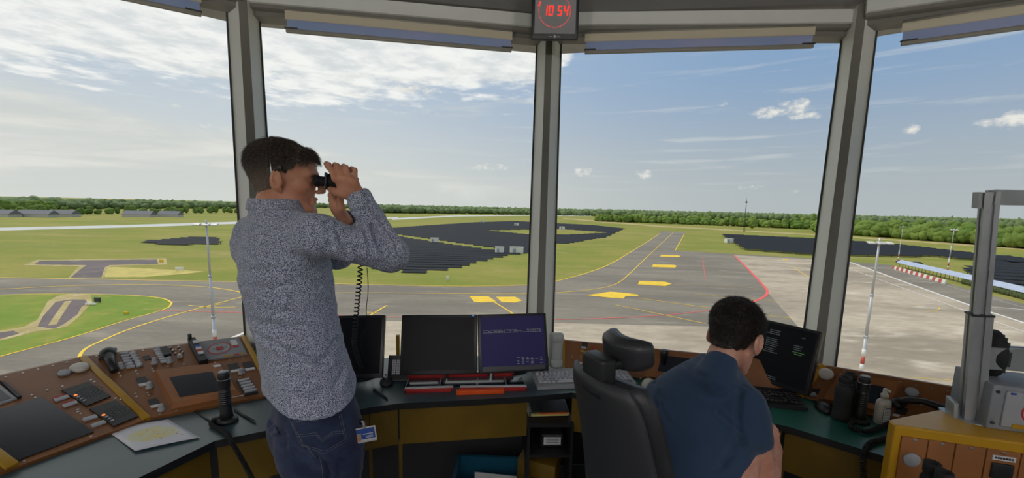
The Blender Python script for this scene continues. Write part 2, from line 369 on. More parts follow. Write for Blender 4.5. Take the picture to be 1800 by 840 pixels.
# ---------------------------------------------------------------- solar fields
mt = bpy.data.materials.new('solar_cell'); mt.use_nodes = True; t = NT(mt.node_tree); b = t.n['Principled BSDF']
tcn = t.add('ShaderNodeTexCoord'); br = t.add('ShaderNodeTexBrick'); t.put(br.inputs['Vector'], tcn.outputs['Object']); br.inputs['Scale'].default_value = 1; br.offset = 0
br.inputs['Color1'].default_value = (*lin((34, 37, 42)), 1); br.inputs['Color2'].default_value = (*lin((38, 41, 46)), 1); br.inputs['Mortar'].default_value = (*lin((62, 66, 68)), 1)
br.inputs['Brick Width'].default_value = 1.0; br.inputs['Row Height'].default_value = 1.7; br.inputs['Mortar Size'].default_value = 0.02
t.l.new(br.outputs['Color'], b.inputs['Base Color']); b.inputs['Roughness'].default_value = 0.7; b.inputs['Specular IOR Level'].default_value = 0.1; M['solar_cell'] = mt
def nth(n):
    w1 = ['zeroth', 'first', 'second', 'third', 'fourth', 'fifth', 'sixth', 'seventh', 'eighth', 'ninth', 'tenth', 'eleventh', 'twelfth', 'thirteenth', 'fourteenth', 'fifteenth', 'sixteenth', 'seventeenth', 'eighteenth', 'nineteenth']
    if n < 20: return w1[n]
    t_ = ['', '', 'twenty', 'thirty', 'forty', 'fifty', 'sixty', 'seventy', 'eighty', 'ninety'][n//10]
    return ({'twenty': 'twentieth', 'thirty': 'thirtieth', 'forty': 'fortieth', 'fifty': 'fiftieth', 'sixty': 'sixtieth', 'seventy': 'seventieth', 'eighty': 'eightieth', 'ninety': 'ninetieth'}[t_] if n % 10 == 0 else t_+'-'+w1[n % 10])
def rows(pix, pitch, depth, tilt, label, group, holes=(), gap=None, ang=0.0, lo=1.0, mats=('solar_cell', 'dark_metal')):
    ca, sa = math.cos(ang), math.sin(ang)
    def rot(p): return V(p[0]*ca+p[1]*sa, -p[0]*sa+p[1]*ca)
    def irot(p): return V(p[0]*ca-p[1]*sa, p[0]*sa+p[1]*ca)
    P = [rot(G(p)[:2]) for p in pix]; H = [[rot(G(p)[:2]) for p in h] for h in holes]
    y0 = min(p[1] for p in P); y1 = max(p[1] for p in P); y = y0+pitch*0.5; n = 0; ri = 0
    def cuts(poly, yy):
        xs = []
        for a, b_ in zip(poly, poly[1:]+poly[:1]):
            if (a[1] > yy) != (b_[1] > yy): xs.append(a[0]+(b_[0]-a[0])*(yy-a[1])/(b_[1]-a[1]))
        return sorted(xs)
    while y < y1:
        iv = []; c_ = cuts(P, y)
        for a, b_ in zip(c_[::2], c_[1::2]): iv.append((a, b_))
        for h in H:
            hc = cuts(h, y)
            for ha, hb_ in zip(hc[::2], hc[1::2]):
                nv = []
                for a, b_ in iv:
                    if hb_ <= a or ha >= b_: nv.append((a, b_)); continue
                    if ha > a: nv.append((a, ha))
                    if hb_ < b_: nv.append((hb_, b_))
                iv = nv
        ri += 1; part = [q for q in iv if q[1]-q[0] >= 5]; pi = 0
        for a, b_ in iv:
            if b_-a < 4: continue
            a = round(a/2)*2; b_ = round(b_/2)*2
            if b_-a < 5: continue
            mb = MB(); L_ = b_-a; dz = depth*math.sin(tilt)/2; dy = depth*math.cos(tilt)/2
            F_ = frame(V(*irot((a+L_/2, y)), GZ+lo+dz), (ca, sa, 0), (0, 0, 1))
            F2 = F_ @ np.block([[np.array([[1, 0, 0], [0, math.cos(tilt), -math.sin(tilt)], [0, math.sin(tilt), math.cos(tilt)]]), np.zeros((3, 1))], [np.array([[0, 0, 0, 1]])]])
            mb.box((0, 0, 0), (L_, depth, 0.08), F2)
            k = max(2, int(L_/12))
            for q in range(k+1):
                mb.box((-L_/2+0.5+(L_-1)*q/k, dy*0.5, -(lo+dz)/2), (0.15, 0.15, lo+dz*1.2), F_, 1)
            o = mb.build('solar_panel_row', [M[mats[0]], M[mats[1]]], origin=tuple(F_[:3, 3]))
            pi += 1; tag(o, (['left', 'middle', 'right', 'far right', 'outer right'][min(pi-1, 4)]+' piece, ' if len(part) > 1 else '')+nth(ri)+' solar panel row from the near edge, '+label, 'solar panels', group); n += 1
        y += pitch
    return n
NR = rows([(640, 405), (702, 400), (835, 391), (905, 389), (950, 391), (1042, 396), (1098, 402), (1050, 424), (985, 440), (940, 446), (897, 448), (866, 456), (829, 465), (786, 476), (730, 482), (696, 476), (640, 470)],
     6.6, 3.1, math.radians(6), 'field behind the standing man', 'solar panel rows in the middle field',
     holes=[[(851, 405), (990, 403), (1075, 409), (1000, 413), (940, 413.5)], [(640, 407), (700, 412), (869, 436.5), (880, 440), (862, 440), (700, 416), (640, 411)], [(955, 436), (960, 430), (1000, 428), (1060, 418), (1110, 430), (980, 450)]], lo=.2)
NR += rows([(1270, 414.5), (1340, 418), (1440, 423), (1560, 431), (1720, 450), (1800, 458), (1800, 464), (1700, 458), (1640, 452), (1560, 453), (1430, 450), (1308, 440)], 6.0, 4.6, math.radians(12),
     'field beyond the apron', 'solar panel rows beyond the apron')
NR += rows([(1720, 462), (1800, 459), (2100, 474), (2100, 520), (1960, 560), (1800, 521), (1740, 500), (1690, 478)], 12.0, 4.2, math.radians(8),
     'field behind the pale barrier', 'solar panel rows behind the barrier', ang=-.3, lo=.4)
NR += rows([(252, 427), (330, 420), (378, 420.5), (386, 430), (300, 431)], 6.0, 5.0, math.radians(12), 'small patch at left', 'small solar patch at the left', lo=.3)
def container(px, py, w_, d_, h_, label):
    p = G((px, py)); t_ = thing('transformer_cabin', label, 'cabin', p)
    mb = MB(); mb.box((0, 0, h_/2), (w_, d_, h_), rotz(0.1, p), bev=0.05); mb.build('cabin_body', M['white_paint'], t_)
    mb = MB(); mb.box((0, 0, h_+0.08), (w_+0.3, d_+0.3, 0.16), rotz(0.1, p)); mb.build('roof', M['white_plastic'], t_)
    mb = MB(); mb.box((-w_*0.2, -d_/2-0.03, h_*0.45), (w_*0.25, 0.06, h_*0.8), rotz(0.1, p)); mb.build('door', M['grey_plastic'], t_)
container(908, 445, 6.2, 3, 2.8, 'largest white cabin, at the right edge of the solar field'); container(878, 445, 4.0, 3, 2.8, 'white cabin just left of the largest cabin')
container(764, 427, 4.4, 3, 2.8, 'white cabin on the path through the solar field'); container(908, 397, 5, 3, 3, 'small far white cabin near the centre window post')
container(988, 403.5, 5, 3, 3, 'tiny far white cabin right of the centre window post'); container(1281, 427, 5.0, 3, 3, 'white cabin at the corner of the far right solar field')
container(1483, 442, 4.0, 3, 3, 'white cabin behind the right window post'); container(848, 391, 5, 3, 3, 'tiny white cabin at the far edge of the solar field')

# ---------------------------------------------------------------- light masts
def mast(top, base, label, r=0.16):
    b_ = G(base); d = ray(*top); k = np.hypot(*(b_[:2]-CAM[:2]))/np.hypot(*d[:2]); H = CAM[2]+d[2]*k-GZ
    t_ = thing('light_mast', label, 'light mast', b_, 'floodlight masts around the apron')
    o = np.array(b_); segs = [(0, 0.33, 1.35), (0.33, 0.62, 1.1), (0.62, 0.97, 0.8)]
    mb = MB()
    for a, c_, s_ in segs:
        mb.cone(o+V(0, 0, H*a), o+V(0, 0, H*c_), r*s_, r*s_*0.9, 12); mb.cone(o+V(0, 0, H*c_-0.15), o+V(0, 0, H*c_+0.15), r*s_*1.2, None, 12)
    mb.build('pole', M['mast_grey'], t_)
    mb = MB()
    for k in range(0, 4, 2): mb.cone(o+V(0, 0, 0.6+k*1.0), o+V(0, 0, 1.6+k*1.0), r*1.42, None, 12)
    mb.build('red_band', M['mast_red'], t_)
    mb = MB()
    for k in range(1, 4, 2): mb.cone(o+V(0, 0, 0.6+k*1.0), o+V(0, 0, 1.6+k*1.0), r*1.42, None, 12)
    mb.build('white_band', M['white_paint'], t_)
    mb = MB(); mb.cone(o+V(-1.0, 0, H*0.97), o+V(1.0, 0, H*0.97), 0.09, None, 8); mb.cone(o+V(0, 0, H*.96), o+V(0, 0, H+.1), .12, None, 8); mb.box(tuple(o+V(0, 0, 0.2)), (0.9, 0.9, 0.4)); mb.build('crossarm', M['mast_grey'], t_)
    for s_ in (-1, 0.05, 1):
        mb = MB(); f_ = frame(o+V(s_*1.15, -0.15, H*0.975), (1, 0, 0), (0, -0.35, 1)); mb.box((0, 0, 0), (0.85, 0.62, 0.16), f_, bev=0.05); mb.build('floodlight', M['white_plastic'], t_)
mat('mast_grey', (188, 190, 192), 0.45, 0.3); mat('mast_red', (190, 84, 70), 0.5)
mast((357, 388), (381, 636), 'near light mast left of the standing man'); mast((1545, 420), (1511, 672), 'near light mast seen right of the right window post')
mast((1584, 397), (1578, 461), 'far slim light mast at the end of the striped barriers'); mast((1676, 402), (1665, 478), 'far light mast behind the pale barrier', 0.17)

# ---------------------------------------------------------------- lattice radio mast
b_ = G((1307, 407)); t_ = thing('radio_mast', 'tall thin lattice radio mast in front of the trees', 'radio mast', b_)
mb = MB(); H = 36; leg = [V(b_[0]+dx, b_[1]+dy, GZ) for dx, dy in ((-1, -1), (1, -1), (0, 1))]
top = V(b_[0], b_[1], GZ+H)
for k in range(12):
    ra, rb = 1-k/13, 1-(k+1)/13; za, zb = GZ+H*k/12, GZ+H*(k+1)/12
    A = [V(b_[0]+(p[0]-b_[0])*ra, b_[1]+(p[1]-b_[1])*ra, za) for p in leg]; B = [V(b_[0]+(p[0]-b_[0])*rb, b_[1]+(p[1]-b_[1])*rb, zb) for p in leg]
    for i in range(3): mb.cone(A[i], B[i], .16, None, 5); mb.cone(A[i], B[(i+1) % 3], .09, None, 4); mb.cone(A[(i+1) % 3], B[i], .09, None, 4)
mb.build('lattice', M['dark_metal'], t_)
mb = MB(); mb.cone(top-V(0, 0, 1), top+V(0, 0, 3.5), .12, .05, 6); mb.box(tuple(top-V(0, 0, 2.4)), (1.9, 1.9, 1.3), bev=.1); mb.build('antenna', M['dark_metal'], t_)

# ---------------------------------------------------------------- striped barriers and long pale barrier
A = G((1569, 472)); B = G((1662, 499)); NB = 20; dv = (B-A)/NB; L_ = np.linalg.norm(dv)
protos = {}
for i in range(NB):
    red = i % 2 == 0; p = A+dv*(i+0.5)
    if red not in protos:
        mb = MB(); mb.add([(-L_*.48, -.3, 0), (L_*.48, -.3, 0), (L_*.48, .3, 0), (-L_*.48, .3, 0), (-L_*.48, -.14, 1.25), (L_*.48, -.14, 1.25), (L_*.48, .14, 1.25), (-L_*.48, .14, 1.25)],
                          [(3, 2, 1, 0), (4, 5, 6, 7), (0, 1, 5, 4), (2, 3, 7, 6), (1, 2, 6, 5), (3, 0, 4, 7)])
        o = mb.build('traffic_barrier', M['mast_red' if red else 'white_paint'], origin=(0, 0, 0)); protos[red] = o
    else:
        o = protos[red].copy(); col.objects.link(o)
    o.location = Vector((p[0], p[1], GZ+.04)); o.rotation_euler = (0, 0, math.atan2(dv[1], dv[0]))
    tag(o, nth(i//2+1)+(' red' if red else ' white')+' block from the far end of the striped barrier line', 'barrier', ('red' if red else 'white')+' barriers of the striped line')
A = G((1571, 469)); B = G((2100, 606)); dv = B-A; L_ = np.linalg.norm(dv); F_ = frame(A, dv, (0, 0, 1))
t_ = thing('noise_barrier', 'long pale blue sloping barrier along the right apron edge', 'barrier', A)
mat('barrier_blue', (176, 186, 206), 0.4, 0.2, var=0.08, vscale=0.4)
mb = MB(); mb.add([(0, 0.6, 2.0), (L_, 0.6, 2.0), (L_, 2.2, 3.3), (0, 2.2, 3.3), (0, 0.6, 1.9), (L_, 0.6, 1.9), (L_, 2.2, 3.2), (0, 2.2, 3.2)], [(0, 1, 2, 3), (7, 6, 5, 4), (0, 4, 5, 1), (3, 2, 6, 7), (0, 3, 7, 4), (1, 5, 6, 2)], 0, False, F_)
mb.build('sloping_panel', M['barrier_blue'], t_)
mb = MB()
for i in range(int(L_/2.5)): mb.box((i*2.5+.2, 0.62, 1.95), (0.08, 0.1, 0.18), F_); mb.cone((i*2.5+.2, 1.9, 0), (i*2.5+.2, 1.9, 3.0), .07, None, 6, F_)
mb.build('post', M['dark_metal'], t_)['kind'] = 'stuff'
mat('hedge', (72, 84, 44), 0.9, var=0.35, vscale=1.2, bump=1, bscale=3)
hs = np.linalg.norm(G((1661, 497))-A); mb = MB()
for i in range(int((L_-hs)/1.2)):
    x = hs+i*1.2; mb.sphere((x, 0.95+random.uniform(-.1, .1), .85), (1.0, .45, 1.05+random.uniform(-.1, .12)), F_, 0, 8)
tag(mb.build('hedge', M['hedge']), 'dark green hedge growing below the pale barrier', 'hedge', kind='stuff')

# a parked car and small vehicles by the trees
def car(px, py, m_, label, az_=0.2, s_=1.0):
    p = G((px, py)); t_ = thing('car', label, 'car', p); F_ = rotz(az_, p)
    pr = [(-2.1, .35), (-2.15, .8), (-1.9, 1.0), (-1.2, 1.45), (.6, 1.45), (1.2, 1.0), (2.05, .85), (2.15, .35)]
    mb = MB(); vs_ = [(x*s_, -.85*s_, z*s_) for x, z in pr]+[(x*s_, .85*s_, z*s_) for x, z in pr]; n = len(pr)
    mb.add(vs_, [tuple(range(n)), tuple(range(2*n-1, n-1, -1))]+[(i, n+i, n+(i+1) % n, (i+1) % n) for i in range(n)], 0, False, F_); mb.build('car_body', M[m_], t_)
    for wx in (-1.3, 1.3):
        for wy in (-.8, .8):
            mb = MB(); mb.cone((wx*s_, (wy-.1)*s_, .33*s_), (wx*s_, (wy+.1)*s_, .33*s_), .33*s_, None, 12, F_); mb.build('wheel', M['black_rubber'], t_)
car(1585, 463, 'dark_metal', 'dark car parked behind the start of the striped barriers', s_=1.1); car(1612, 466, 'dark_metal', 'second dark car behind the striped barriers', .3, 1.1)
# ---------------------------------------------------------------- houses at the far left
mat('roof_grey', (112, 112, 116), 0.8, var=.1); mat('house_wall', (190, 186, 178), 0.8, var=.1)
def house(px, py, w_, d_, h_, r_, label, az_=0.0):
    p = G((px, py)); t_ = thing('farm_building', label, 'building', p); F_ = rotz(az_, p)
    mb = MB(); mb.box((0, 0, h_/2), (w_, d_, h_), F_); mb.build('wall', M['house_wall'], t_)
    mb = MB(); mb.add([(-w_/2-.5, -d_/2-.5, h_), (w_/2+.5, -d_/2-.5, h_), (w_/2+.5, d_/2+.5, h_), (-w_/2-.5, d_/2+.5, h_), (-w_/2-.5, 0, h_+r_), (w_/2+.5, 0, h_+r_)], [(0, 1, 5, 4), (2, 3, 4, 5), (0, 4, 3), (1, 2, 5), (3, 2, 1, 0)], 0, False, F_); mb.build('roof', M['roof_grey'], t_)
for i, (px, w_, l_) in enumerate([(14, 16, 'pale farm building at the far left edge beside the trees'), (66, 34, 'long low grey roofed barn right of the leftmost farm building'), (112, 26, 'grey roofed barn in the middle of the far farm row'), (246, 30, 'long grey roofed barn under the left tree line'), (300, 22, 'rightmost grey roofed barn of the far farm')]):
    house(px, 381.5 if i != 2 else 380.5, w_, 12, 3.2, 4.5, l_, .05*i)

# ---------------------------------------------------------------- trees
def leafmat(name, a, b_, c_):
    mt = bpy.data.materials.new(name); mt.use_nodes = True; t = NT(mt.node_tree); bs = t.n['Principled BSDF']
    tcn = t.add('ShaderNodeTexCoord'); oi = t.add('ShaderNodeObjectInfo')
    x = t.mix(oi.outputs['Random'], lin(a), lin(b_)); x = t.mix(t.mr(t.noise(tcn.outputs['Object'], .9, 4), .42, .6), x, lin(c_))
    t.put(bs.inputs['Base Color'], x); bs.inputs['Roughness'].default_value = .9; bs.inputs['Specular IOR Level'].default_value = .15
    bn = t.add('ShaderNodeBump'); t.put(bn.inputs['Height'], t.noise(tcn.outputs['Object'], 1.6, 5, .7)); bn.inputs['Strength'].default_value = 1; bn.inputs['Distance'].default_value = 1.2; t.l.new(bn.outputs[0], bs.inputs['Normal'])
    M[name] = mt
leafmat('leaves', (104, 134, 58), (140, 160, 76), (112, 136, 70)); leafmat('leaves_far', (128, 144, 98), (128, 144, 98), (104, 124, 82)); mat('bark', (70, 60, 48), .9)  # far leaves: distance haze put into the colour as a paler, greyer green
def crown_mb(mb, c_, R_, H_, lobes, sub=2, mi=0):
    for i in range(lobes):
        a = random.uniform(0, 2*PI); t_ = random.uniform(0.12, 1); rr = R_*(1-0.45*t_)*random.uniform(.25, .72) if i else 0
        cc = V(c_[0]+rr*math.cos(a), c_[1]+rr*math.sin(a), c_[2]+H_*(0.12+.70*t_) if i else c_[2]+H_*.46); r0 = R_*random.uniform(.34, .56) if i else R_*.82
        bm = bmesh.new(); bmesh.ops.create_icosphere(bm, subdivisions=sub, radius=1)
        for v in bm.verts:
            n_ = v.co.normalized(); k = 1+.28*mnoise.noise(n_*2.6+Vector((i*7.1, a, 3)))+.15*mnoise.noise(n_*7+Vector((a, i, 0)))
            v.co = n_*k
        hz = (H_*.46 if i == 0 else r0*random.uniform(.8, 1.15))
        mb.add([(v.co.x*r0+cc[0], v.co.y*r0+cc[1], v.co.z*hz+cc[2]) for v in bm.verts], [[v.index for v in f.verts] for f in bm.faces], mi, True); bm.free()
TV = []
for k, (R_, H_, lobes) in enumerate([(5.2, 13, 15), (6, 12, 16), (4.4, 15, 13), (3.0, 17, 11), (5.5, 10, 14)]):
    mb = MB(); crown_mb(mb, (0, 0, .7), R_*1.2, H_, lobes+5); cr = mb.build('tree', M['leaves'], origin=(0, 0, 0))
    mb = MB(); mb.cone((0, 0, -.2), (0, 0, 5), .35, .22, 8)
    for q in range(3): a = q*2.1; mb.cone((0, 0, 3), (1.6*math.cos(a), 1.6*math.sin(a), 6.5), .16, .08, 6)
    tr = mb.build('trunk', M['bark'], cr)
    TV.append((cr, tr))
used = set()
def tree(x, y, k, s_, label, group):
    cr, tr = TV[k]
    if k in used: o = copy_tree(cr)
    else: o = cr; used.add(k)
    o.location = Vector((x, y, GZ)); o.rotation_euler = (0, 0, random.uniform(0, 6.28)); o.scale = (s_*random.uniform(.9, 1.15), s_*random.uniform(.9, 1.15), s_*random.uniform(.88, 1.1))
    tag(o, label, 'tree', group)
NT_ = 0
def belt(p0, p1, n, rows_, dd, s0, s1, label, group, kinds=(0, 1, 2, 4)):
    global NT_
    A = G(p0); B = G(p1); az0 = math.atan2(*A[:2]); az1 = math.atan2(*B[:2]); r0 = np.hypot(*A[:2]); r1 = np.hypot(*B[:2])
    for j in range(rows_):
        for i in range(n):
            t_ = (i+random.uniform(-.35, .35)+(.5 if j % 2 else 0))/n; a = az0+(az1-az0)*t_; r = r0+(r1-r0)*t_+j*dd+random.uniform(-2, 2)
            tree(r*math.sin(a), r*math.cos(a), random.choice(kinds), random.uniform(s0, s1), (nth(i+1)+' front tree from the left, '+label) if j == 0 else 'leafy tree in the rows behind the front, '+label, group if j == 0 else group+', rear rows'); NT_ += 1
belt((1048, 389), (1440, 404), 40, 2, 9, .85, 1.12, 'wood behind the radio mast', 'trees of the wood behind the radio mast')
belt((1440, 409), (1900, 446), 40, 3, 8, .95, 1.25, 'wood at the right', 'trees of the wood at the right')
belt((-40, 380), (460, 374), 34, 1, 9, .62, .9, 'far hedgerow beyond the runway', 'trees of the far left hedgerow')
belt((0, 372), (100, 371), 9, 1, 20, 1.1, 1.3, 'farm row at far left', 'taller trees of the far left farm')
for px, py, k, s_, l_ in [(1322, 402, 2, 1.1, 'tree just right of the radio mast foot'), (1233, 388, 3, 1.25, 'left one of two slim tall trees above the wood left of the radio mast'), (1246, 388, 3, 1.3, 'right one of two slim tall trees above the wood left of the radio mast'), (1398, 396, 3, 1.35, 'left one of three tall trees beside the right window post'), (1412, 396, 2, 1.4, 'middle one of three tall trees beside the right window post'), (1428, 397, 3, 1.4, 'right one of three tall trees beside the right window post'), (182, 360, 0, 1.6, 'single round tree rising above the far left skyline')]:
    p = G((px, py)); tree(p[0], p[1], k, s_, l_, 'taller trees above the wood'); NT_ += 1
print('TREES', NT_, 'ROWS', NR)
mb = MB()
def far(p0, p1, step, rows_, dd, s_):
    A = G(p0); B = G(p1); az0 = math.atan2(*A[:2]); az1 = math.atan2(*B[:2]); r0 = np.hypot(*A[:2]); r1 = np.hypot(*B[:2]); n = int(abs(az1-az0)*max(r0, r1)/step)
    for j in range(rows_):
        for i in range(n):
            t_ = (i+random.random())/n; a = az0+(az1-az0)*t_; r = r0+(r1-r0)*t_+j*dd+random.uniform(-dd/2, dd/2); sc_ = s_*random.uniform(.75, 1.2)
            x, y = r*math.sin(a), r*math.cos(a); bm = bmesh.new(); bmesh.ops.create_icosphere(bm, subdivisions=2, radius=1)
            of = Vector((random.random()*50, 0, 0)); w_ = step*.75*random.uniform(.8, 1.3)
            vs_ = [(x+v.co.x*w_*(1+.45*mnoise.noise(v.co*3+of)), y+v.co.y*w_*(1+.4*mnoise.noise(v.co*3-of)), GZ+sc_*8+v.co.z*sc_*(8.2+6*mnoise.noise(v.co*3.4+of))) for v in bm.verts]
            mb.add(vs_, [[v.index for v in f.verts] for f in bm.faces], 0, True); bm.free()
far((-300, 374), (480, 367), 10, 3, 45, .95); far((-300, 358), (700, 368), 17, 3, 200, 1.1)
far((640, 374.5), (1060, 380), 11, 3, 45, 1.0); far((640, 368), (1100, 374), 18, 3, 250, 1.15)
far((1040, 380), (1450, 390), 10, 3, 45, 1.1); far((1430, 395), (2000, 412), 9, 3, 30, 1.08); far((1040, 376.5), (2000, 395), 15, 3, 150, 1.15)
far((-900, 380), (-300, 372), 22, 2, 60, 1.0)
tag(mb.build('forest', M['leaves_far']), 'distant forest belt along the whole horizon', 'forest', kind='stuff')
# ================================================================== CAB STRUCTURE
ZT, ZS, ZC = 2.70, 0.60, 2.875
TILT = 0.268
mat('frame_grey', (214, 216, 212), 0.45, 0.1, var=.04, vscale=2); mat('frame_dark', (116, 115, 108), 0.5, var=.05); mat('gasket', (60, 64, 60), .6); mat('frame_blue', (166, 176, 184), .4, .2)
mat('ceiling_grey', (106, 103, 106), .32, var=.12, vscale=.9); mat('wall_low', (58, 58, 60), .8); mat('floor_dark', (84, 84, 86), .8, var=.15, vscale=30); mat('wall_dark', (150, 150, 148), .8, var=.08)
mt = bpy.data.materials.new('glass'); mt.use_nodes = True; t = NT(mt.node_tree); t.n.clear()
fr = t.add('ShaderNodeFresnel'); fr.inputs[0].default_value = 1.35
tr = t.add('ShaderNodeBsdfTransparent'); tr.inputs[0].default_value = (0.965, 0.975, 0.97, 1); gl = t.add('ShaderNodeBsdfGlossy'); gl.inputs['Roughness'].default_value = .02
ms = t.add('ShaderNodeMixShader'); t.l.new(t.m('MULTIPLY', fr.outputs[0], .05), ms.inputs[0]); t.l.new(tr.outputs[0], ms.inputs[1]); t.l.new(gl.outputs[0], ms.inputs[2])
ou = t.add('ShaderNodeOutputMaterial'); t.l.new(ms.outputs[0], ou.inputs[0]); M['glass'] = mt
TL = onz(428, 28, ZT)[:2]; TC = onz(965, 78, ZT)[:2]; TR = onz(1510, 60, ZT)[:2]
def turn(p, deg, L_=1.78): return p+L_*V(math.cos(math.radians(deg)), math.sin(math.radians(deg)))
left = [TL]; right = [TR]
for d in (33, 56, 79, 102, 124): left.append(left[-1]-1.78*V(math.cos(math.radians(d)), math.sin(math.radians(d))))
for d in (-31, -54, -77, -100, -122): right.append(turn(right[-1], d))
ring = left[::-1]+[TC]+right          # from back left round the front to back right
NC = len(ring)
inward = [-(p/np.linalg.norm(p)) if i in (4, 5, 6, 7, 8) else None for i, p in enumerate(ring)]
cen = V(0.1, -1.2)
inward = [(-(unit(p)) if q is not None else -unit(p-cen)) for p, q in zip(ring, inward)]
def at(i, z, ins=0.0):
    p = ring[i]+inward[i]*(TILT*(ZT-z)+ins); return V(p[0], p[1], z)
BAYN = {4: 1, 5: 2, 6: 3, 7: 4}
mull_n = 0
for i in range(NC):
    # mullion: a wedge post, narrow face to the room
    iw = V(*inward[i], 0); p0 = at(i, ZS-.1); p1 = at(i, ZT+.12); ax = unit(p1-p0); sd_ = unit(np.cross(ax, iw)); fw = unit(np.cross(sd_, ax))
    if np.dot(fw, iw) < 0: fw = -fw
    def sec(pts, m0, nm, par=None):
        mb = MB(); n = len(pts); vs_ = [p0+sd_*a+fw*b_ for a, b_ in pts]+[p1+sd_*a+fw*b_ for a, b_ in pts]
        mb.add(vs_, [tuple(range(n-1, -1, -1)), tuple(range(n, 2*n))]+[(k, (k+1) % n, n+(k+1) % n, n+k) for k in range(n)]); return mb.build(nm, M[m0], par)
    mull_n += 1
    mo = struct(sec([(-.078, -.05), (.078, -.05), (.078, .0), (.022, .10), (-.022, .10), (-.078, .0)], 'frame_grey', 'trim_%d' % mull_n), 'light grey window post')
    sec([(-.021, .099), (.021, .099), (.021, .104), (-.021, .104)], 'frame_dark', 'cover_strip', mo)  # darker colour paints the shade on the face turned to the room
    for s_ in (-1, 1): sec([(s_*.076, -.045), (s_*.086, -.045), (s_*.086, .006), (s_*.076, .006)], 'gasket', 'gasket', mo)
    if i == NC-1: break
    j = i+1; a, b_ = at(i, ZS), at(j, ZS); c_, d_ = at(j, ZT), at(i, ZT)
    n_ = unit(np.cross(b_-a, d_-a)); wn = i+1
    inn = -n_ if np.dot(n_, V(*inward[i], 0)) < 0 else n_
    # frame of the window
    u = unit(b_-a)
    def bar(p, q, w_, dep, m0, nm, par, off=0.0):
        f_ = frame((p+q)/2+inn*off, q-p, inn); mb = MB(); mb.box((0, 0, 0), (np.linalg.norm(q-p), w_, dep), f_); return mb.build(nm, M[m0], par)
    wf = bar(d_+V(0, 0, .02), c_+V(0, 0, .02), .055, .07, 'frame_dark', 'window_%d' % wn, None); struct(wf, 'window pane in a grey frame')
    bar(a, b_, .05, .06, 'frame_grey', 'sill_frame', wf)
    mb = MB(); o_ = inn*.006; mb.add([a-o_, b_-o_, c_-o_, d_-o_, a+o_, b_+o_, c_+o_, d_+o_], [(3, 2, 1, 0), (4, 5, 6, 7), (0, 1, 5, 4), (1, 2, 6, 5), (2, 3, 7, 6), (3, 0, 4, 7)])
    mb.build('glass', M['glass'], wf)
    # header rail with a light lower lip
    h0, h1 = at(i, ZT+.088, .02), at(j, ZT+.088, .02)
    hd = bar(h0, h1, .085, .08, 'frame_grey', 'trim_%d' % (20+wn), None, .03); struct(hd, 'grey header rail above the window')
    bar(h0-V(0, 0, .055), h1-V(0, 0, .055), .025, .14, 'frame_dark', 'lip', hd, .0)
    # wall below
    mb = MB(); q0, q1 = at(i, ZS), at(j, ZS); mb.add([V(q0[0], q0[1], 0), V(q1[0], q1[1], 0), q1, q0]+[V(q0[0], q0[1], 0)-inn*.1, V(q1[0], q1[1], 0)-inn*.1, q1-inn*.1, q0-inn*.1], [(0, 1, 2, 3), (7, 6, 5, 4), (0, 4, 5, 1), (1, 5, 6, 2), (2, 6, 7, 3), (3, 7, 4, 0)])
    struct(mb.build('wall_below_window_%d' % wn, M['wall_low']))
mb = MB(); pz = [tuple(at(i, ZC, -.02)[:2]) for i in range(NC)]; mb.prism(pz, ZC-.02, ZC+.05)
ce = struct(mb.build('ceiling', M['ceiling_grey']), 'dark grey ceiling')
mb = MB(); pz2 = [tuple(ring[i]-inward[i]*.85) for i in range(NC)]; mb.prism(pz2, ZC+.06, ZC+.3); mb.build('roof_slab', M['wall_dark'], ce)  # unseen roof; wide overhang added to keep direct sun out of the cab
mb = MB(); mb.prism([tuple(at(i, ZS)[:2]) for i in range(NC)], -.15, 0); struct(mb.build('floor', M['floor_dark']), 'dark cab floor')
# solid rear wall (stair core) between the ends of the ring
q0, q1 = at(0, 0)[:2], at(NC-1, 0)[:2]; u = unit(q1-q0)
mb = MB(); mb.box((0, 0, 1.45), (np.linalg.norm(q1-q0)+.8, .12, 2.9), frame(V(*(q0+q1)/2, 0), V(*u, 0), (0, 0, 1))); struct(mb.build('wall_rear', M['wall_dark']))

def onplane(px, py, P0, N):
    d = ray(px, py); return CAM+d*(np.dot(np.asarray(P0)-CAM, N)/np.dot(d, N))
# ---------------------------------------------------------------- roller blinds
mt = bpy.data.materials.new('blind_film'); mt.use_nodes = True; t = NT(mt.node_tree); b = t.n['Principled BSDF']; tcn = t.add('ShaderNodeTexCoord')
x = t.mix(t.noise(tcn.outputs['Object'], 2.2, 3), lin((120, 160, 208)), lin((176, 172, 212))); t.put(b.inputs['Base Color'], x); b.inputs['Roughness'].default_value = .3
tl_ = t.add('ShaderNodeBsdfTranslucent'); t.put(tl_.inputs[0], x); mx = t.add('ShaderNodeMixShader'); mx.inputs[0].default_value = .55; t.l.new(b.outputs[0], mx.inputs[1]); t.l.new(tl_.outputs[0], mx.inputs[2]); t.l.new(mx.outputs[0], t.n['Material Output'].inputs[0]); M['blind_film'] = mt
mt = bpy.data.materials.new('blind_beige'); mt.use_nodes = True; t = NT(mt.node_tree); b = t.n['Principled BSDF']; b.inputs['Base Color'].default_value = (*lin((206, 198, 180)), 1)
tl_ = t.add('ShaderNodeBsdfTranslucent'); tl_.inputs[0].default_value = (*lin((206, 196, 176)), 1); mx = t.add('ShaderNodeMixShader'); mx.inputs[0].default_value = .45; t.l.new(b.outputs[0], mx.inputs[1]); t.l.new(tl_.outputs[0], mx.inputs[2]); t.l.new(mx.outputs[0], t.n['Material Output'].inputs[0]); M['blind_beige'] = mt
mat('bar_grey', (128, 126, 118), .5)
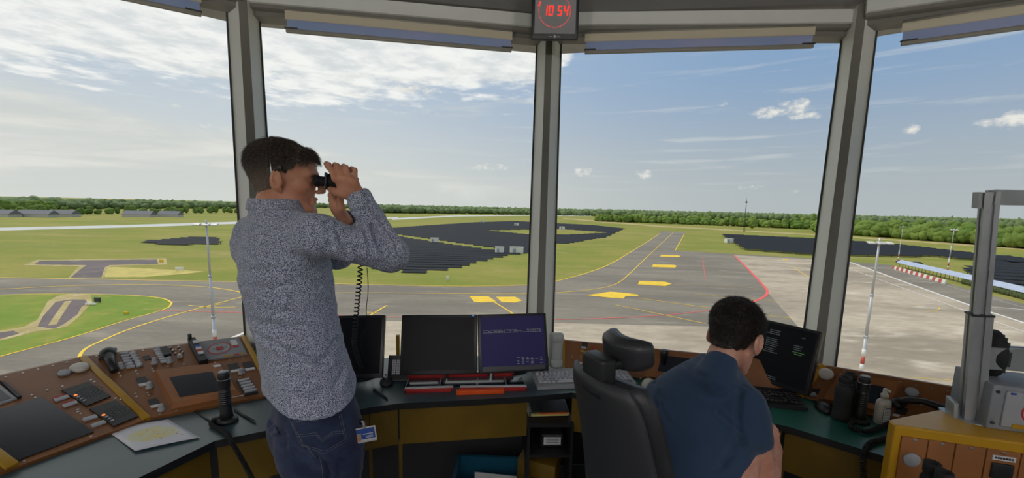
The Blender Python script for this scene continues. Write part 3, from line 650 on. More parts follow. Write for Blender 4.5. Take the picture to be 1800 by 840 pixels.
for bay, (pa, pb, pc), lab in [(4, ((150, -14), (354, 30), (356, 8)), 'silver-blue roller blind at the top left corner of the photo'),
                    (5, ((503, 56), (899, 93), (902, 75)), 'raised silver-blue roller blind above the standing man'),
                    (6, ((1028, 94), (1429, 86), (1430, 62)), 'raised silver-blue roller blind right of the wall clock'),
                    (7, ((1583, 80), (1885, 42), (1582, 48)), 'raised blue roller blind in the top right corner')]:
    a, b_ = at(bay, ZT, .13), at(bay+1, ZT, .13); u = unit(b_-a); nrm = unit(np.cross(u, V(0, 0, 1)))
    A = onplane(*pa, a, nrm); B = onplane(*pb, a, nrm); zb = (A[2]+B[2])/2; L_ = np.dot(B-A, u); o0 = V(A[0], A[1], zb)
    Fb = frame(o0, u, (0, 0, 1)); ty = 1 if np.dot(Fb[:3, 1], V(*inward[bay], 0)) < 0 else -1      # +: away from the room
    t_ = thing('roller_blind', lab, 'blind', o0, 'roller blinds at the window tops')
    mb = MB(); mb.box((L_/2, 0, .011), (L_, .02, .022), Fb, bev=.004); mb.build('bottom_bar', M['bar_grey'], t_)
    for e in (0.03, L_-.03):
        mb = MB(); mb.box((e, -ty*.004, .024), (.07, .02, .006), Fb); mb.build('end_clip', M['black_plastic'], t_)
    mb = MB(); mb.add([(.004, ty*.006, .02), (L_-.004, ty*.006, .02), (L_-.004, ty*.006, .078), (.004, ty*.006, .078)], [(0, 1, 2, 3)], 0, False, Fb); mb.build('film', M['blind_film'], t_)
    mb = MB(); mb.add([(-.004, ty*.004, .074), (L_+.004, ty*.004, .074), (L_+.004, ty*.004, .122), (-.004, ty*.004, .122)], [(0, 1, 2, 3)], 0, False, Fb); mb.build('fabric', M['blind_beige'], t_); mb = MB(); mb.cone((0, ty*.02, .128), (L_, ty*.02, .128), .014, None, 16, Fb); mb.build('roller_tube', M['bar_grey'], t_)

# ---------------------------------------------------------------- wall clock
P = ony(975, 68, 2.43); t_ = thing('wall_clock', 'black framed digital clock with red digits hung above the centre post', 'clock', P)
Fc = frame(P, (1, -.02, 0), unit(V(0, .06, 1))) @ np.array([[1, 0, 0, 0], [0, 1, 0, 0], [0, 0, 1, 0], [0, 0, 0, 1]], float)
mat('clock_face', (132, 133, 136), .5); mat('led_red', (235, 60, 50), .5, emit=(255, 62, 48), es=.8)
mb = MB(); mb.box((0, .18, .22), (.03, .32, .03), Fc); mb.build('bracket', M['dark_metal'], t_)
mb = MB(); mb.box((0, .02, .165), (.262, .03, .33), Fc, bev=.006); mb.build('frame', M['black_plastic'], t_)
mb = MB(); mb.box((0, .003, .172), (.228, .006, .29), Fc); mb.build('face', M['clock_face'], t_)
SEG = {'1': 'bc', '0': 'abcdef', '5': 'afgcd', '4': 'fgbc'}
def digit(ch, x0, z0, w_, h_):
    mb = MB()
    def sg(x1, z1, x2, z2):
        n = 4
        for k in range(n):
            a = (k+.5)/n; x = x1+(x2-x1)*a; z = z1+(z2-z1)*a; mb.box((x+(z-z0)*.12, -.002, z), (.0052 if x1 == x2 else .0062, .004, .0105 if x1 == x2 else .0046), Fc)
    q = {'a': (x0, z0+h_, x0+w_, z0+h_), 'd': (x0, z0, x0+w_, z0), 'g': (x0, z0+h_/2, x0+w_, z0+h_/2), 'f': (x0, z0+h_/2, x0, z0+h_), 'e': (x0, z0, x0, z0+h_/2), 'b': (x0+w_, z0+h_/2, x0+w_, z0+h_), 'c': (x0+w_, z0, x0+w_, z0+h_/2)}
    for s_ in SEG[ch]: sg(*q[s_])
    mb.build('digit', M['led_red'], t_)
for ch, x0 in (('1', -.068), ('0', -.037), ('5', .012), ('4', .046)): digit(ch, x0 if ch != '1' else x0, .126, .019 if ch != '1' else .018, .047)
mb = MB()
for k in range(60):
    a = PI/2-2*PI*k/60
    if 50 < k < 59: continue
    mb.box((.088*math.cos(a)-.005, -.001, .148+.088*math.sin(a)), (.0035, .003, .0035), Fc)
for k in (48, 49, 50): a = PI/2-2*PI*k/60; mb.box((.094*math.cos(a)-.005, -.001, .148+.094*math.sin(a)), (.006, .003, .006), Fc)
mb.build('seconds_ring', M['led_red'], t_)
mb = MB(); mb.cone((0, 0, .013), (0, .006, .013), .007, None, 12, Fc); mb.box((-.022, .004, .013), (.02, .003, .003), Fc); mb.box((.022, .004, .013), (.02, .003, .003), Fc); mb.build('maker_mark', M['grey_plastic'], t_)

# ================================================================== DESK AND CONSOLES
DZ = 0.76
mat('desk_top', (62, 84, 90), .36, var=.12, vscale=3, spec=.6); mat('desk_green', (30, 96, 84), .36, var=.1, vscale=3, spec=.6); mat('desk_edge', (26, 29, 32), .5)
def D(px, py, z=DZ): return onz(px, py, z)
front = [(120, 900), (243, 840), (377, 775), (467, 757), (560, 733), (650, 716), (700, 709), (820, 703), (930, 697), (1005, 690), (1080, 700), (1230, 722), (1380, 748), (1556, 802), (1660, 850)]
fp = [D(*p)[:2] for p in front]
back = [V(2.35, 1.35), V(2.0, 1.82), V(1.35, 2.15), V(.35, 2.30), V(-.4, 2.28), V(-1.25, 2.05), V(-1.75, 1.6), V(-2.1, 1.0), V(-2.2, .2)]
def desk(idx0, idx1, bk, m0, label):
    pts = [tuple(p) for p in fp[idx0:idx1+1]]+[tuple(p) for p in bk]
    mb = MB(); mb.prism(pts, DZ-.028, DZ, mi=0, mi_side=1); o = mb.build('desk', [M[m0], M['desk_edge']]); o['label'] = label; o['category'] = 'desk'; return o
V2 = lambda p: V(*p)
dl = desk(0, 6, [V(-.52, 2.27), V(-1.25, 2.05), V(-1.72, 1.55), V(-2.0, .9), V(-1.9, .3)], 'desk_top', 'dark slate worktop at the left under the map sheet')
dm = desk(6, 9, [V(.345, 2.30), V(-.52, 2.27)], 'desk_top', 'dark slate worktop under the two centre monitors')
dr = desk(9, 14, [V(2.3, 1.2), V(2.0, 1.82), V(1.35, 2.12), V(.345, 2.30)], 'desk_green', 'green worktop in front of the seated man')
# yellow fronts below the worktop, set back a little
def fronts(idx0, idx1, z0, z1, label, name='base_cabinet', set_=.035):
    t_ = thing(name, label, 'cabinet', V(*fp[idx0], z0))
    for k in range(idx0, idx1):
        a = fp[k]; b_ = fp[k+1]; u = unit(b_-a); n_ = V(-u[1], u[0]);  n_ = n_ if n_[1] > 0 or (n_[0] < 0 and abs(n_[1]) < .3) else -n_
        p = a+n_*set_; q = b_+n_*set_
        mb = MB(); mb.add([V(*p, z0), V(*q, z0), V(*q, z1), V(*p, z1), V(*(p+n_*.02), z0), V(*(q+n_*.02), z0), V(*(q+n_*.02), z1), V(*(p+n_*.02), z1)], [(0, 1, 2, 3), (7, 6, 5, 4), (0, 4, 5, 1), (1, 5, 6, 2), (2, 6, 7, 3), (3, 7, 4, 0)])
        mb.build('board', M['yellow_cab'], t_)
        if k == 7: continue
        mb = MB(); mb.box((0, 0, 0), (.014, .03, z0), frame(V(*(p-n_*.0+n_*.03), z0/2), V(*u, 0), (0, 0, 1))); mb.build('support', M['yellow_cab'], t_)
    return t_
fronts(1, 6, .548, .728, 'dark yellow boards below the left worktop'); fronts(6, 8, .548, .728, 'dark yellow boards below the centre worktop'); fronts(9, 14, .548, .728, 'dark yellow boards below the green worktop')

def screws(pl, pts, par):
    for p in pts:
        c_ = pl.P(*p); mb = MB(); mb.cone(c_-pl.n*.001, c_+pl.n*.002, .0042, .0036, 10); mb.build('screw', M['steel'], par)
class Plane:
    def __init__(s, a, b_, c_):
        s.o = np.array(a, float); s.u = unit(b_-a); n = unit(np.cross(b_-a, c_-a)); s.n = n if n[2] > 0 else -n; s.v = np.cross(s.n, s.u); s.F = frame(s.o, s.u, s.n)
    def P(s, px, py, h=0.0): return onplane(px, py, s.o+s.n*h, s.n)
    def uv(s, px, py, h=0.0):
        q = s.P(px, py, h)-s.o; return (np.dot(q, s.u), np.dot(q, s.v))
    def plate(s, name, pix, h0, h1, m_, par, inset=None):
        pts = [s.uv(*p) for p in pix]; mb = MB()
        if inset:
            c_ = np.mean([V(*p) for p in pts], axis=0); top = [V(*p)+(c_-V(*p))*inset for p in pts]; n = len(pts)
            vs_ = [(*p, h0) for p in pts]+[(*p, h1) for p in top]; mb.add(vs_, [tuple(range(n-1, -1, -1)), tuple(range(n, 2*n))]+[(k, (k+1) % n, n+(k+1) % n, n+k) for k in range(n)], 0, False, s.F)
        else: mb.prism(pts, h0, h1, s.F)
        return mb.build(name, M[m_], par)
    def round(s, name, px, py, r, h0, h1, m_, par, r2=None, n=24):
        c_ = s.P(px, py); mb = MB(); r2 = r if r2 is None else r2
        F_ = frame(c_, s.u, s.n); mb.lathe([(r, h0), (r, h0+(h1-h0)*.6), (r2, h1), (r2*.55, h1+.0005)], F_, n); return mb.build(name, M[m_], par)
    def box(s, name, px, py, w_, d_, h_, m_, par, bev=.001, h0=0.0, rot=0.0):
        c_ = s.P(px, py); F_ = frame(c_, s.u*math.cos(rot)+s.v*math.sin(rot), s.n); mb = MB(); mb.box((0, 0, h0+h_/2), (w_, d_, h_), F_, bev=bev); return mb.build(name, M[m_], par)
def slabquad(name, corners, th, m_, par=None):
    mb = MB(); n_ = unit(np.cross(corners[1]-corners[0], corners[3]-corners[0])); n_ = n_ if n_[2] > 0 else -n_
    vs_ = [c_-n_*th for c_ in corners]+list(corners); k = len(corners)
    mb.add(vs_, [tuple(range(k-1, -1, -1)), tuple(range(k, 2*k))]+[(i, (i+1) % k, k+(i+1) % k, k+i) for i in range(k)]); return mb.build(name, m_, par)
def skirt(name, a, b_, m_, par, z0=DZ-.02):
    mb = MB(); n_ = unit(V(-(b_-a)[1], (b_-a)[0], 0)); mb.add([V(a[0], a[1], z0), V(b_[0], b_[1], z0), b_, a, V(a[0], a[1], z0)+n_*.015, V(b_[0], b_[1], z0)+n_*.015, b_+n_*.015, a+n_*.015], [(0, 1, 2, 3), (7, 6, 5, 4), (0, 4, 5, 1), (1, 5, 6, 2), (2, 6, 7, 3), (3, 7, 4, 0)]); return mb.build(name, M[m_], par)

# ---- left pair of panels
bl, br = onz(260, 735, .772), onz(474, 694, .772); tl = onz(147, 627, .92)
P1 = Plane(bl, br, tl); tr_ = P1.P(425, 592)
t1 = thing('control_console', 'orange control console with map panel beside the standing man', 'console', br)
slabquad('panel', [bl, br, tr_, tl], .02, M['orange_panel'], t1); skirt('back_board', tl, tr_, 'orange_panel', t1)
fl, fr0 = onz(20, 823, .772), onz(258, 736, .772); P0 = Plane(fl, fr0, onz(145, 627.5, .92))
t0 = thing('control_console', 'orange control console with big dark screen at the far left', 'console', fl)
ptl = P0.P(-130, 690); pbl = P0.P(-60, 853); ptr = P0.P(145, 627.5)
slabquad('panel', [pbl, fr0, ptr, ptl], .02, M['orange_panel'], t0); skirt('back_board', ptl, ptr, 'orange_panel', t0)
def strip3(name, a, b_, w_, h_, m_, par, n_):
    F_ = frame((a+b_)/2, b_-a, n_); mb = MB(); mb.box((0, 0, h_/2), (np.linalg.norm(b_-a), w_, h_), F_, bev=.002); return mb.build(name, M[m_], par)
tag(strip3('divider_strip', ptr-P1.n*.02, fr0-P1.n*.02, .024, .026, 'yellow_trim', None, P1.n), 'yellow strip between the two left control consoles', 'strip')
strip3('end_strip', P1.P(428, 592)-P1.n*.02, P1.P(481, 693)-P1.n*.02, .022, .028, 'yellow_trim', t1, P1.n)
strip3('end_strip', P0.P(-20, 790), P0.P(22, 822), .03, .012, 'yellow_trim', t0, P0.n)
# bay 0 instruments
mat('screen_blue', (30, 38, 50), .2, spec=.6); mat('label_white', (208, 212, 214), .5); mat('led_orange', (240, 150, 90), .5, emit=(255, 140, 70), es=.8); mat('panel_grey', (132, 138, 144), .5, var=.1, vscale=12)
P0.plate('large_screen', [(72, 699), (165, 760), (22, 814), (-70, 742)], 0, .004, 'screen_blue', t0)
fr_ = P0.plate('display_frame', [(-60, 645), (1, 679), (30, 702), (0, 712), (-90, 690)], 0, .006, 'grey_plastic', t0); P0.plate('display_glass', [(-50, 655), (-2, 685), (20, 702), (0, 708), (-80, 688)], .006, .007, 'screen_blue', fr_)
P0.plate('dark_edge', [(0, 672), (8, 674), (38, 699), (31, 702)], 0, .01, 'black_plastic', t0)
b0 = P0.round('white_dome', 140, 648, .031, 0, .016, 'white_plastic', t0, .026); P0.round('oval_cap', 113.5, 657, .02, 0, .012, 'grey_plastic', t0, .017)
for pix, (cx, cy), led in [([(108, 687), (155, 673), (195, 698), (152, 715)], (158, 690), (133, 697)), ([(157, 720), (203, 705), (243, 733), (200, 751)], (205, 726), (182, 732))]:
    s_ = P0.plate('speaker_panel', pix, 0, .006, 'black_plastic', t0)
    c_ = P0.uv(cx, cy); mb = MB()
    for rr, nn in ((.012, 8), (.024, 16), (.036, 24)):
        for k in range(nn): a = 2*PI*k/nn; mb.cone((c_[0]+rr*math.cos(a), c_[1]+rr*math.sin(a), .006), (c_[0]+rr*math.cos(a), c_[1]+rr*math.sin(a), .0072), .002, None, 6, P0.F)
    mb.build('grille', M['dark_metal'], s_)
    for k in range(4): P0.round('indicator', led[0]+k*5.2, led[1]+k*3.2, .0052, .006, .0085, 'led_orange' if k == 0 else 'grey_plastic', s_)
for cx, cy, dm_ in [(103, 703, 1), (114, 699.5, 1), (118, 713, 1), (129, 709.5, 1), (153, 737.5, 0), (163.5, 734.5, 0), (168, 748, 0), (178.5, 744.5, 0)]:
    k_ = P0.box('key', cx, cy, .022, .02, .007, 'key_grey', t0, .002)
    if dm_: P0.box('red_lens', cx-3, cy-2.6, .02, .006, .008, 'red_paint', t0, .001)
screws(P0, [(10, 663), (40, 656), (67, 649), (93, 643), (118, 637), (160, 668), (166, 671), (56, 694), (62, 699), (83, 686), (137, 724), (142, 727), (43, 810), (160, 767), (203, 700), (137, 720), (110, 679), (212, 702)], t0)
# bay 1 instruments
for k in range(6): P1.box('button', 218+k*2.5, 622.5+k*4.7, .03, .0125, .01, 'key_grey', t1, .002)
for k in range(5): P1.round('round_button', 233.3+k*3, 622.5+k*5.1, .012, 0, .011, 'key_grey', t1, .010)
for k in range(7): P1.box('button', 275+k*2.4, 613.5+k*3.9, .028, .011, .011, 'key_grey', t1, .002)
P1.plate('dark_slot', [(282, 616), (294, 614), (302, 627), (289, 630)], 0, .02, 'black_plastic', t1)
P1.plate('square_display', [(250, 627), (262, 625), (266, 631.5), (254, 633.5)], 0, .003, 'black_plastic', t1)
for (x, y) in [(213.7, 646), (271.8, 638), (299, 636), (263, 681), (284, 720), (424.5, 656)]:
    c_ = P1.P(x, y); mb = MB(); F_ = frame(c_, P1.u, P1.n); mb.lathe([(.014, 0), (.014, .004), (.0095, .006), (.0085, .026), (.006, .028)], F_, 18); mb.build('knob', M['grey_plastic'], t1)
for (x, y) in [(249.5, 670), (270, 708), (411, 646), (436, 643)]:
    P1.plate('small_screen', [(x-11, y-4.4), (x+6, y-7.5), (x+12, y+3), (x-6, y+6)], 0, .004, 'black_plastic', t1)
    P1.plate('screen_label', [(x-6, y+6.5), (x+11, y+3.6), (x+13, y+6.5), (x-4, y+9.5)], 0, .006, 'label_white', t1)
bx = P1.plate('switch_box', [(330.5, 604), (343.6, 601), (366, 640), (351, 644)], 0, .03, 'black_plastic', t1)
for (x, y, m_) in [(345, 611, 'label_white'), (348, 618.5, 'blue_plastic'), (350, 622.5, 'label_white'), (351.5, 627, 'red_paint'), (353.5, 630, 'label_white')]:
    P1.plate('switch_cap', [(x-5, y-1.6), (x+5, y-3), (x+6, y+.6), (x-4, y+2)], .03, .036, m_, bx)
P1.round('top_knob', 335, 601, .008, 0, .045, 'black_plastic', bx)
mp = P1.plate('map_panel', [(344.5, 603), (419.5, 595), (434.6, 624.6), (364, 635)], 0, .008, 'panel_grey', t1)
def ring_mb(pl, px, py, r0, r1, h, n=40):
    c_ = pl.P(px, py); F_ = frame(c_, pl.u, pl.n); mb = MB(); vs_ = []
    for r in (r0, r1):
        for k in range(n): vs_.append((r*math.cos(2*PI*k/n), r*math.sin(2*PI*k/n), h))
    mb.add(vs_, [(k, (k+1) % n, n+(k+1) % n, n+k) for k in range(n)], 0, False, F_)
    return mb
rr = ring_mb(P1, 386, 614.5, .043, .049, .009); rr.build('red_circle', M['red_paint'], mp)
rr = ring_mb(P1, 386, 614.5, .0001, .042, .0085); rr.build('dial_face', M['grey_plastic'], mp)
P1.plate('red_block', [(379, 613), (392, 611.5), (394, 616.5), (381, 618)], .008, .0115, 'red_paint', mp)
for x, y in [(382, 607.5), (390, 621), (376, 616), (397, 612)]: P1.round('pip', x, y, .0045, .008, .0105, 'panel_grey', mp)
P1.plate('white_plate', [(404, 600), (415, 599), (419, 608), (408, 609.5)], .008, .0095, 'label_white', mp); P1.plate('red_plate', [(409, 610.5), (419, 609), (420, 611.5), (410, 613)], .008, .0095, 'red_paint', mp)
P1.plate('yellow_plate', [(392, 627.5), (409, 625), (410, 627.5), (393, 630)], .008, .0095, 'yellow_trim', mp); P1.plate('red_plate', [(411, 624.8), (420, 623.6), (421, 626), (412, 627.3)], .008, .0095, 'red_paint', mp); P1.plate('yellow_plate', [(422, 623.4), (430, 622.3), (431, 624.8), (423, 626)], .008, .0095, 'yellow_trim', mp)
hs_ = P1.plate('display_housing', [(268.7, 655), (388, 641), (423, 693), (301, 719)], 0, .022, 'orange_raised', t1, .09)
def up(pl, pts, h): return [pl.uv(p[0], p[1], h) for p in pts]
def plate_h(pl, name, pix, h0, h1, m_, par):
    mb = MB(); mb.prism(up(pl, pix, h1), h0, h1, pl.F); return mb.build(name, M[m_], par)
plate_h(P1, 'touch_screen', [(297.7, 663), (373, 652.5), (389, 686), (316, 697)], .021, .024, 'screen_blue', hs_)
plate_h(P1, 'white_tag', [(374, 642), (387, 640), (389, 643), (377, 645)], 0, .024, 'label_white', t1)
kp = P1.plate('keypad', [(416, 671), (439, 666), (454, 692), (430, 697)], 0, .01, 'dark_metal', t1)
for r in range(5):
    for c2 in range(3):
        x = 422+c2*6.6+r*3.0; y = 672.6+r*4.7-c2*1.35; P1.box('key', x, y, .0165, .0135, .015, 'key_grey', kp, .002)
screws(P1, [(170, 626), (251, 616), (309, 614), (323, 640), (295.7, 643.5), (268, 648), (270, 652), (239, 652), (242, 657), (209, 656), (212, 661), (238, 692), (240, 697), (260, 690), (262, 694), (281, 728), (310, 722), (378, 637), (403, 633), (427, 630), (422, 663)], t1)
for x, y in [(300, 612), (304, 617), (308, 622), (314, 611), (317, 616), (321, 620)]: P1.round('toggle_ring', x, y, .005, 0, .006, 'steel', t1)
P1.box('switch', 317, 629, .022, .016, .014, 'grey_plastic', t1, .003); P1.box('switch_cap', 317, 628, .012, .01, .02, 'white_plastic', t1, .002)
# ---- right panels
bl3, br3, tl3 = onz(992, 649, .765), onz(1405, 697, .765), onz(992, 598, .895)
P3 = Plane(bl3, br3, tl3); t3 = thing('control_console', 'orange control console behind the keyboards right of the centre post', 'console', br3)
slabquad('panel', [bl3, br3, P3.P(1447, 643), tl3], .02, M['orange_panel'], t3); skirt('back_board', tl3, P3.P(1447, 643), 'orange_panel', t3)
strip3('end_strip', P3.P(989, 651), P3.P(989, 597), .028, .014, 'yellow_trim', t3, P3.n)
h3 = P3.plate('display_housing', [(1145, 613), (1262, 627), (1245, 678), (1128, 664)], 0, .02, 'orange_raised', t3, .07); plate_h(P3, 'touch_screen', [(1163, 624), (1235, 633), (1226, 660), (1156, 652)], .019, .022, 'screen_blue', h3)
P3.box('black_switch', 1028, 606, .03, .022, .014, 'black_plastic', t3); P3.box('grey_switch', 1026, 612, .026, .012, .016, 'grey_plastic', t3); P3.box('yellow_switch', 1024, 618, .024, .014, .012, 'yellow_trim', t3)
P3.box('black_switch', 1131, 620, .03, .03, .01, 'black_plastic', t3); P3.box('red_switch', 1044, 612.5, .014, .014, .012, 'red_paint', t3)
kp = P3.plate('keypad', [(1014, 636), (1024, 637), (1019, 653), (1005, 651)], 0, .01, 'grey_plastic', t3)
for k in range(4): P3.box('key', 1018-k*2.2, 639+k*3.6, .03, .008, .013, 'white_plastic', kp, .001)
screws(P3, [(1009, 600), (1029, 602), (1006, 625), (1005, 628), (1021, 626), (1021, 629), (1128, 610), (1149, 612), (1126, 665), (1200, 618), (1300, 629)], t3)
bl4, br4, tl4 = onz(1409, 697, .765), onz(1610, 757, .765), onz(1452, 643, .895)
P4 = Plane(bl4, br4, tl4); t4 = thing('control_console', 'orange control console behind the standing binoculars and spray bottle', 'console', br4)
ptr4 = P4.P(1795, 700); pbr4 = P4.P(1760, 790)
slabquad('panel', [bl4, pbr4, ptr4, tl4], .02, M['orange_panel'], t4); skirt('back_board', tl4, ptr4, 'orange_panel', t4)
tag(strip3('divider_strip', P4.P(1447, 643), P4.P(1405, 697), .03, .014, 'yellow_trim', None, P4.n), 'yellow strip beside the right monitor at the console edge', 'strip')
P4.round('white_dome', 1451.7, 658.5, .031, 0, .016, 'white_plastic', t4, .026); P4.round('oval_cap', 1602.7, 690.5, .022, 0, .012, 'grey_plastic', t4, .018)
h4 = P4.plate('display_housing', [(1477, 656), (1589, 675), (1562, 732), (1441, 706)], 0, .022, 'orange_raised', t4, .09); plate_h(P4, 'touch_screen', [(1494, 669), (1557, 680), (1549, 711), (1482, 699)], .021, .024, 'screen_blue', h4)
P4.plate('small_screen', [(1426, 683), (1442, 685), (1438, 693), (1421, 690)], 0, .004, 'black_plastic', t4); P4.plate('screen_label', [(1421, 692), (1436, 695), (1434, 698), (1419, 695)], 0, .006, 'label_white', t4)
P4.round('knob', 1431, 697, .009, 0, .025, 'grey_plastic', t4); P4.plate('small_screen', [(1578, 716), (1597, 719), (1592, 729), (1571, 726)], 0, .004, 'black_plastic', t4); P4.plate('screen_label', [(1571, 728), (1582, 730), (1580, 734), (1568, 731)], 0, .006, 'label_white', t4)
screws(P4, [(1461, 648), (1484, 653), (1583, 671.5), (1610, 677), (1638, 682), (1666, 687), (1441, 674), (1439, 678), (1594, 705), (1592, 711), (1619, 712)], t4)

# added fill lights, out of view: they brighten the cab by way of the ceiling
mat('lamp_glass', (240, 240, 235), .5, emit=(255, 246, 232), es=2.0)
for k, (x, y) in enumerate([(-1.7, -2.6), (1.7, -2.6), (0.1, -3.4)]):
    t_ = thing('uplight', ['uplight on a slim stand behind the photographer at left', 'uplight on a slim stand behind the photographer at right', 'uplight on a slim stand at the rear of the cab'][k], 'lamp', V(x, y, 0))
    mb = MB(); mb.cone((x, y, 0), (x, y, .02), .16, None, 28); mb.cone((x, y, .02), (x, y, 1.85), .014, None, 12); mb.build('stand', M['frame_dark'], t_)
    mb = MB(); mb.lathe([(.03, 1.83), (.20, 1.93), (.22, 1.97), (.205, 1.97), (.19, 1.94)], frame((x, y, 0), (1, 0, 0), (0, 0, 1)), 32); mb.build('bowl', M['white_plastic'], t_)
    ld = bpy.data.lights.new('lamp', 'AREA'); lo = bpy.data.objects.new('lamp', ld); col.objects.link(lo); ld.shape = 'DISK'; ld.size = .36; ld.energy = FILL_LIGHT; ld.color = (1, .95, .9); lo.parent = t_; lo.location = (0, 0, 1.985); lo.rotation_euler = (PI, 0, 0)
# ================================================================== THINGS ON AND AROUND THE DESK
mat('screen_navy', (36, 34, 72), .4, spec=.15, emit=(40, 38, 92), es=.22); mat('screen_text', (110, 118, 120), .4, emit=(110, 118, 120), es=.2); mat('screen_green', (90, 130, 70), .4, emit=(80, 120, 70), es=.3); mat('monitor_black', (30, 32, 36), .35); mat('power_led', (60, 120, 200), .4, emit=(70, 150, 255), es=2)
def monitor(BL, BR, h, tilt, label, kind=None, zb=.80, power=False, frames=.014):
    a, b_ = onz(*BL, zb), onz(*BR, zb); u = unit(b_-a); w_ = np.linalg.norm(b_-a); bk = np.cross(V(0, 0, 1), u); upv = V(0, 0, 1)*math.cos(tilt)+bk*math.sin(tilt)
    F_ = np.eye(4); F_[:3, 0] = u; F_[:3, 1] = upv; F_[:3, 2] = np.cross(u, upv); F_[:3, 3] = a      # z towards the viewer
    base = (a+b_)/2+bk*.13; base[2] = DZ
    t_ = thing('monitor', label, 'monitor', base)
    mb = MB(); mb.box((w_/2, h/2, -.018), (w_, h, .036), F_, bev=.004); mb.box((w_/2, h/2, -.045), (w_*.6, h*.6, .03), F_, bev=.01); body = mb.build('casing', M['monitor_black'], t_)
    mb = MB(); mb.box((w_/2, h/2+.004, .0006), (w_-2*frames, h-2*frames-.006, .003), F_); sc = mb.build('screen', M['screen_navy' if kind == 'radar' else 'dark_screen'], t_)
    def blk(x, y, ww, hh, m_, nm='screen_line'):
        return (x, y, ww, hh)
    if kind == 'radar':
        mb = MB(); r_ = random.Random(3)
        for row in range(3):
            x = frames+.01
            while x < w_-frames-.015:
                ww = r_.uniform(.004, .014)
                if r_.random() < .75: mb.box((x+ww/2, h*.72-row*.006, .0026), (ww, .0032, .0012), F_)
                x += ww+.003
        for c_ in range(6):
            for row in range(5):
                if r_.random() < .8: mb.box((w_*.56+c_*.024, h*.1+row*.007+.012, .0026), (r_.uniform(.008, .017), .0035, .0012), F_)
        mb.build('text_rows', M['screen_text'], sc)
        mb = MB(); mb.box((w_/2, h*.07, .0026), (w_-2*frames-.01, h*.075, .0012), F_); mb.build('status_bar', M['dark_metal'], sc)
    if kind == 'terminal':
        mb = MB(); mg = MB(); r_ = random.Random(5)
        for x0, y0, n, ww in [(.30, .86, 3, .04), (.26, .8, 1, .03), (.27, .72, 5, .05), (.28, .56, 2, .04), (.76, .84, 1, .012), (.68, .7, 3, .03), (.26, .50, 1, .06), (.22, .12, 2, .09)]:
            for k in range(n):
                x = w_*x0
                while x < w_*x0+ww: q = r_.uniform(.003, .009); mb.box((x+q/2, h*y0-k*.009, .0026), (q, .003, .0012), F_); x += q+.002
        for k in range(2): mg.box((w_*.76, h*.6-k*.009, .0026), (.05-.02*k, .003, .0012), F_)
        mb.build('text_rows', M['screen_text'], sc); mg.build('green_rows', M['screen_green'], sc)
    if power:
        mb = MB(); mb.box((w_-.02, h-.006, .001), (.006, .004, .003), F_); mb.build('power_light', M['power_led'], t_)
    mb = MB(); m_ = (a+b_)/2; mb.tube([m_+upv*h*.45-F_[:3, 2]*.06, m_+bk*.14+V(0, 0, .06), base+V(0, 0, .01)], .02, 10); mb.build('stand_arm', M['monitor_black'], t_)
    mb = MB(); mb.lathe([(.1, 0), (.1, .006), (.03, .014)], frame(base, u, (0, 0, 1)), 28, sc=(1, .75)); mb.build('foot', M['monitor_black'], t_)
    return t_, F_
monitor((702, 660), (838.5, 657), .292, math.radians(20), 'left of the two centre monitors with a black screen', power=True)
monitor((842, 657), (965, 651), .292, math.radians(20), 'right of the two centre monitors with a dark blue screen', 'radar')
monitor((556, 668), (672, 664), .30, math.radians(22), 'black monitor half hidden behind the standing man')
monitor((1302, 657), (1419, 697), .30, math.radians(15), 'large black monitor with small text beyond the seated man', 'terminal')
# label board
P = D(699, 669); F_ = frame(P, unit(V(.97, .12, 0)), unit(V(0, .28, 1))); t_ = thing('label_board', 'small black board with three white labels left of the centre monitors', 'label board', P)
mb = MB(); mb.box((0, 0, .062), (.1, .012, .12), F_, bev=.003); mb.box((0, .01, .004), (.1, .05, .008), F_); mb.build('board', M['black_plastic'], t_)
for k in range(3):
    mb = MB(); mb.box((-.021+k*.021, -.0075, .067), (.016, .002, .07), F_); lb = mb.build('label', M['label_white'], t_)
    mb = MB()
    for r in range(7): mb.box((-.021+k*.021, -.009, .04+r*.009), (.011, .0008, .0025), F_)
    mb.build('print', M['dark_metal'], lb)
# yellow bracket behind it
P = D(694, 655); mb = MB(); mb.box((0, .1, .085), (.018, .02, .17), frame(P, (1, .1, 0), (0, 0, 1)), bev=.002); tag(mb.build('bracket', M['yellow_trim']), 'small yellow upright bracket behind the label board', 'bracket')
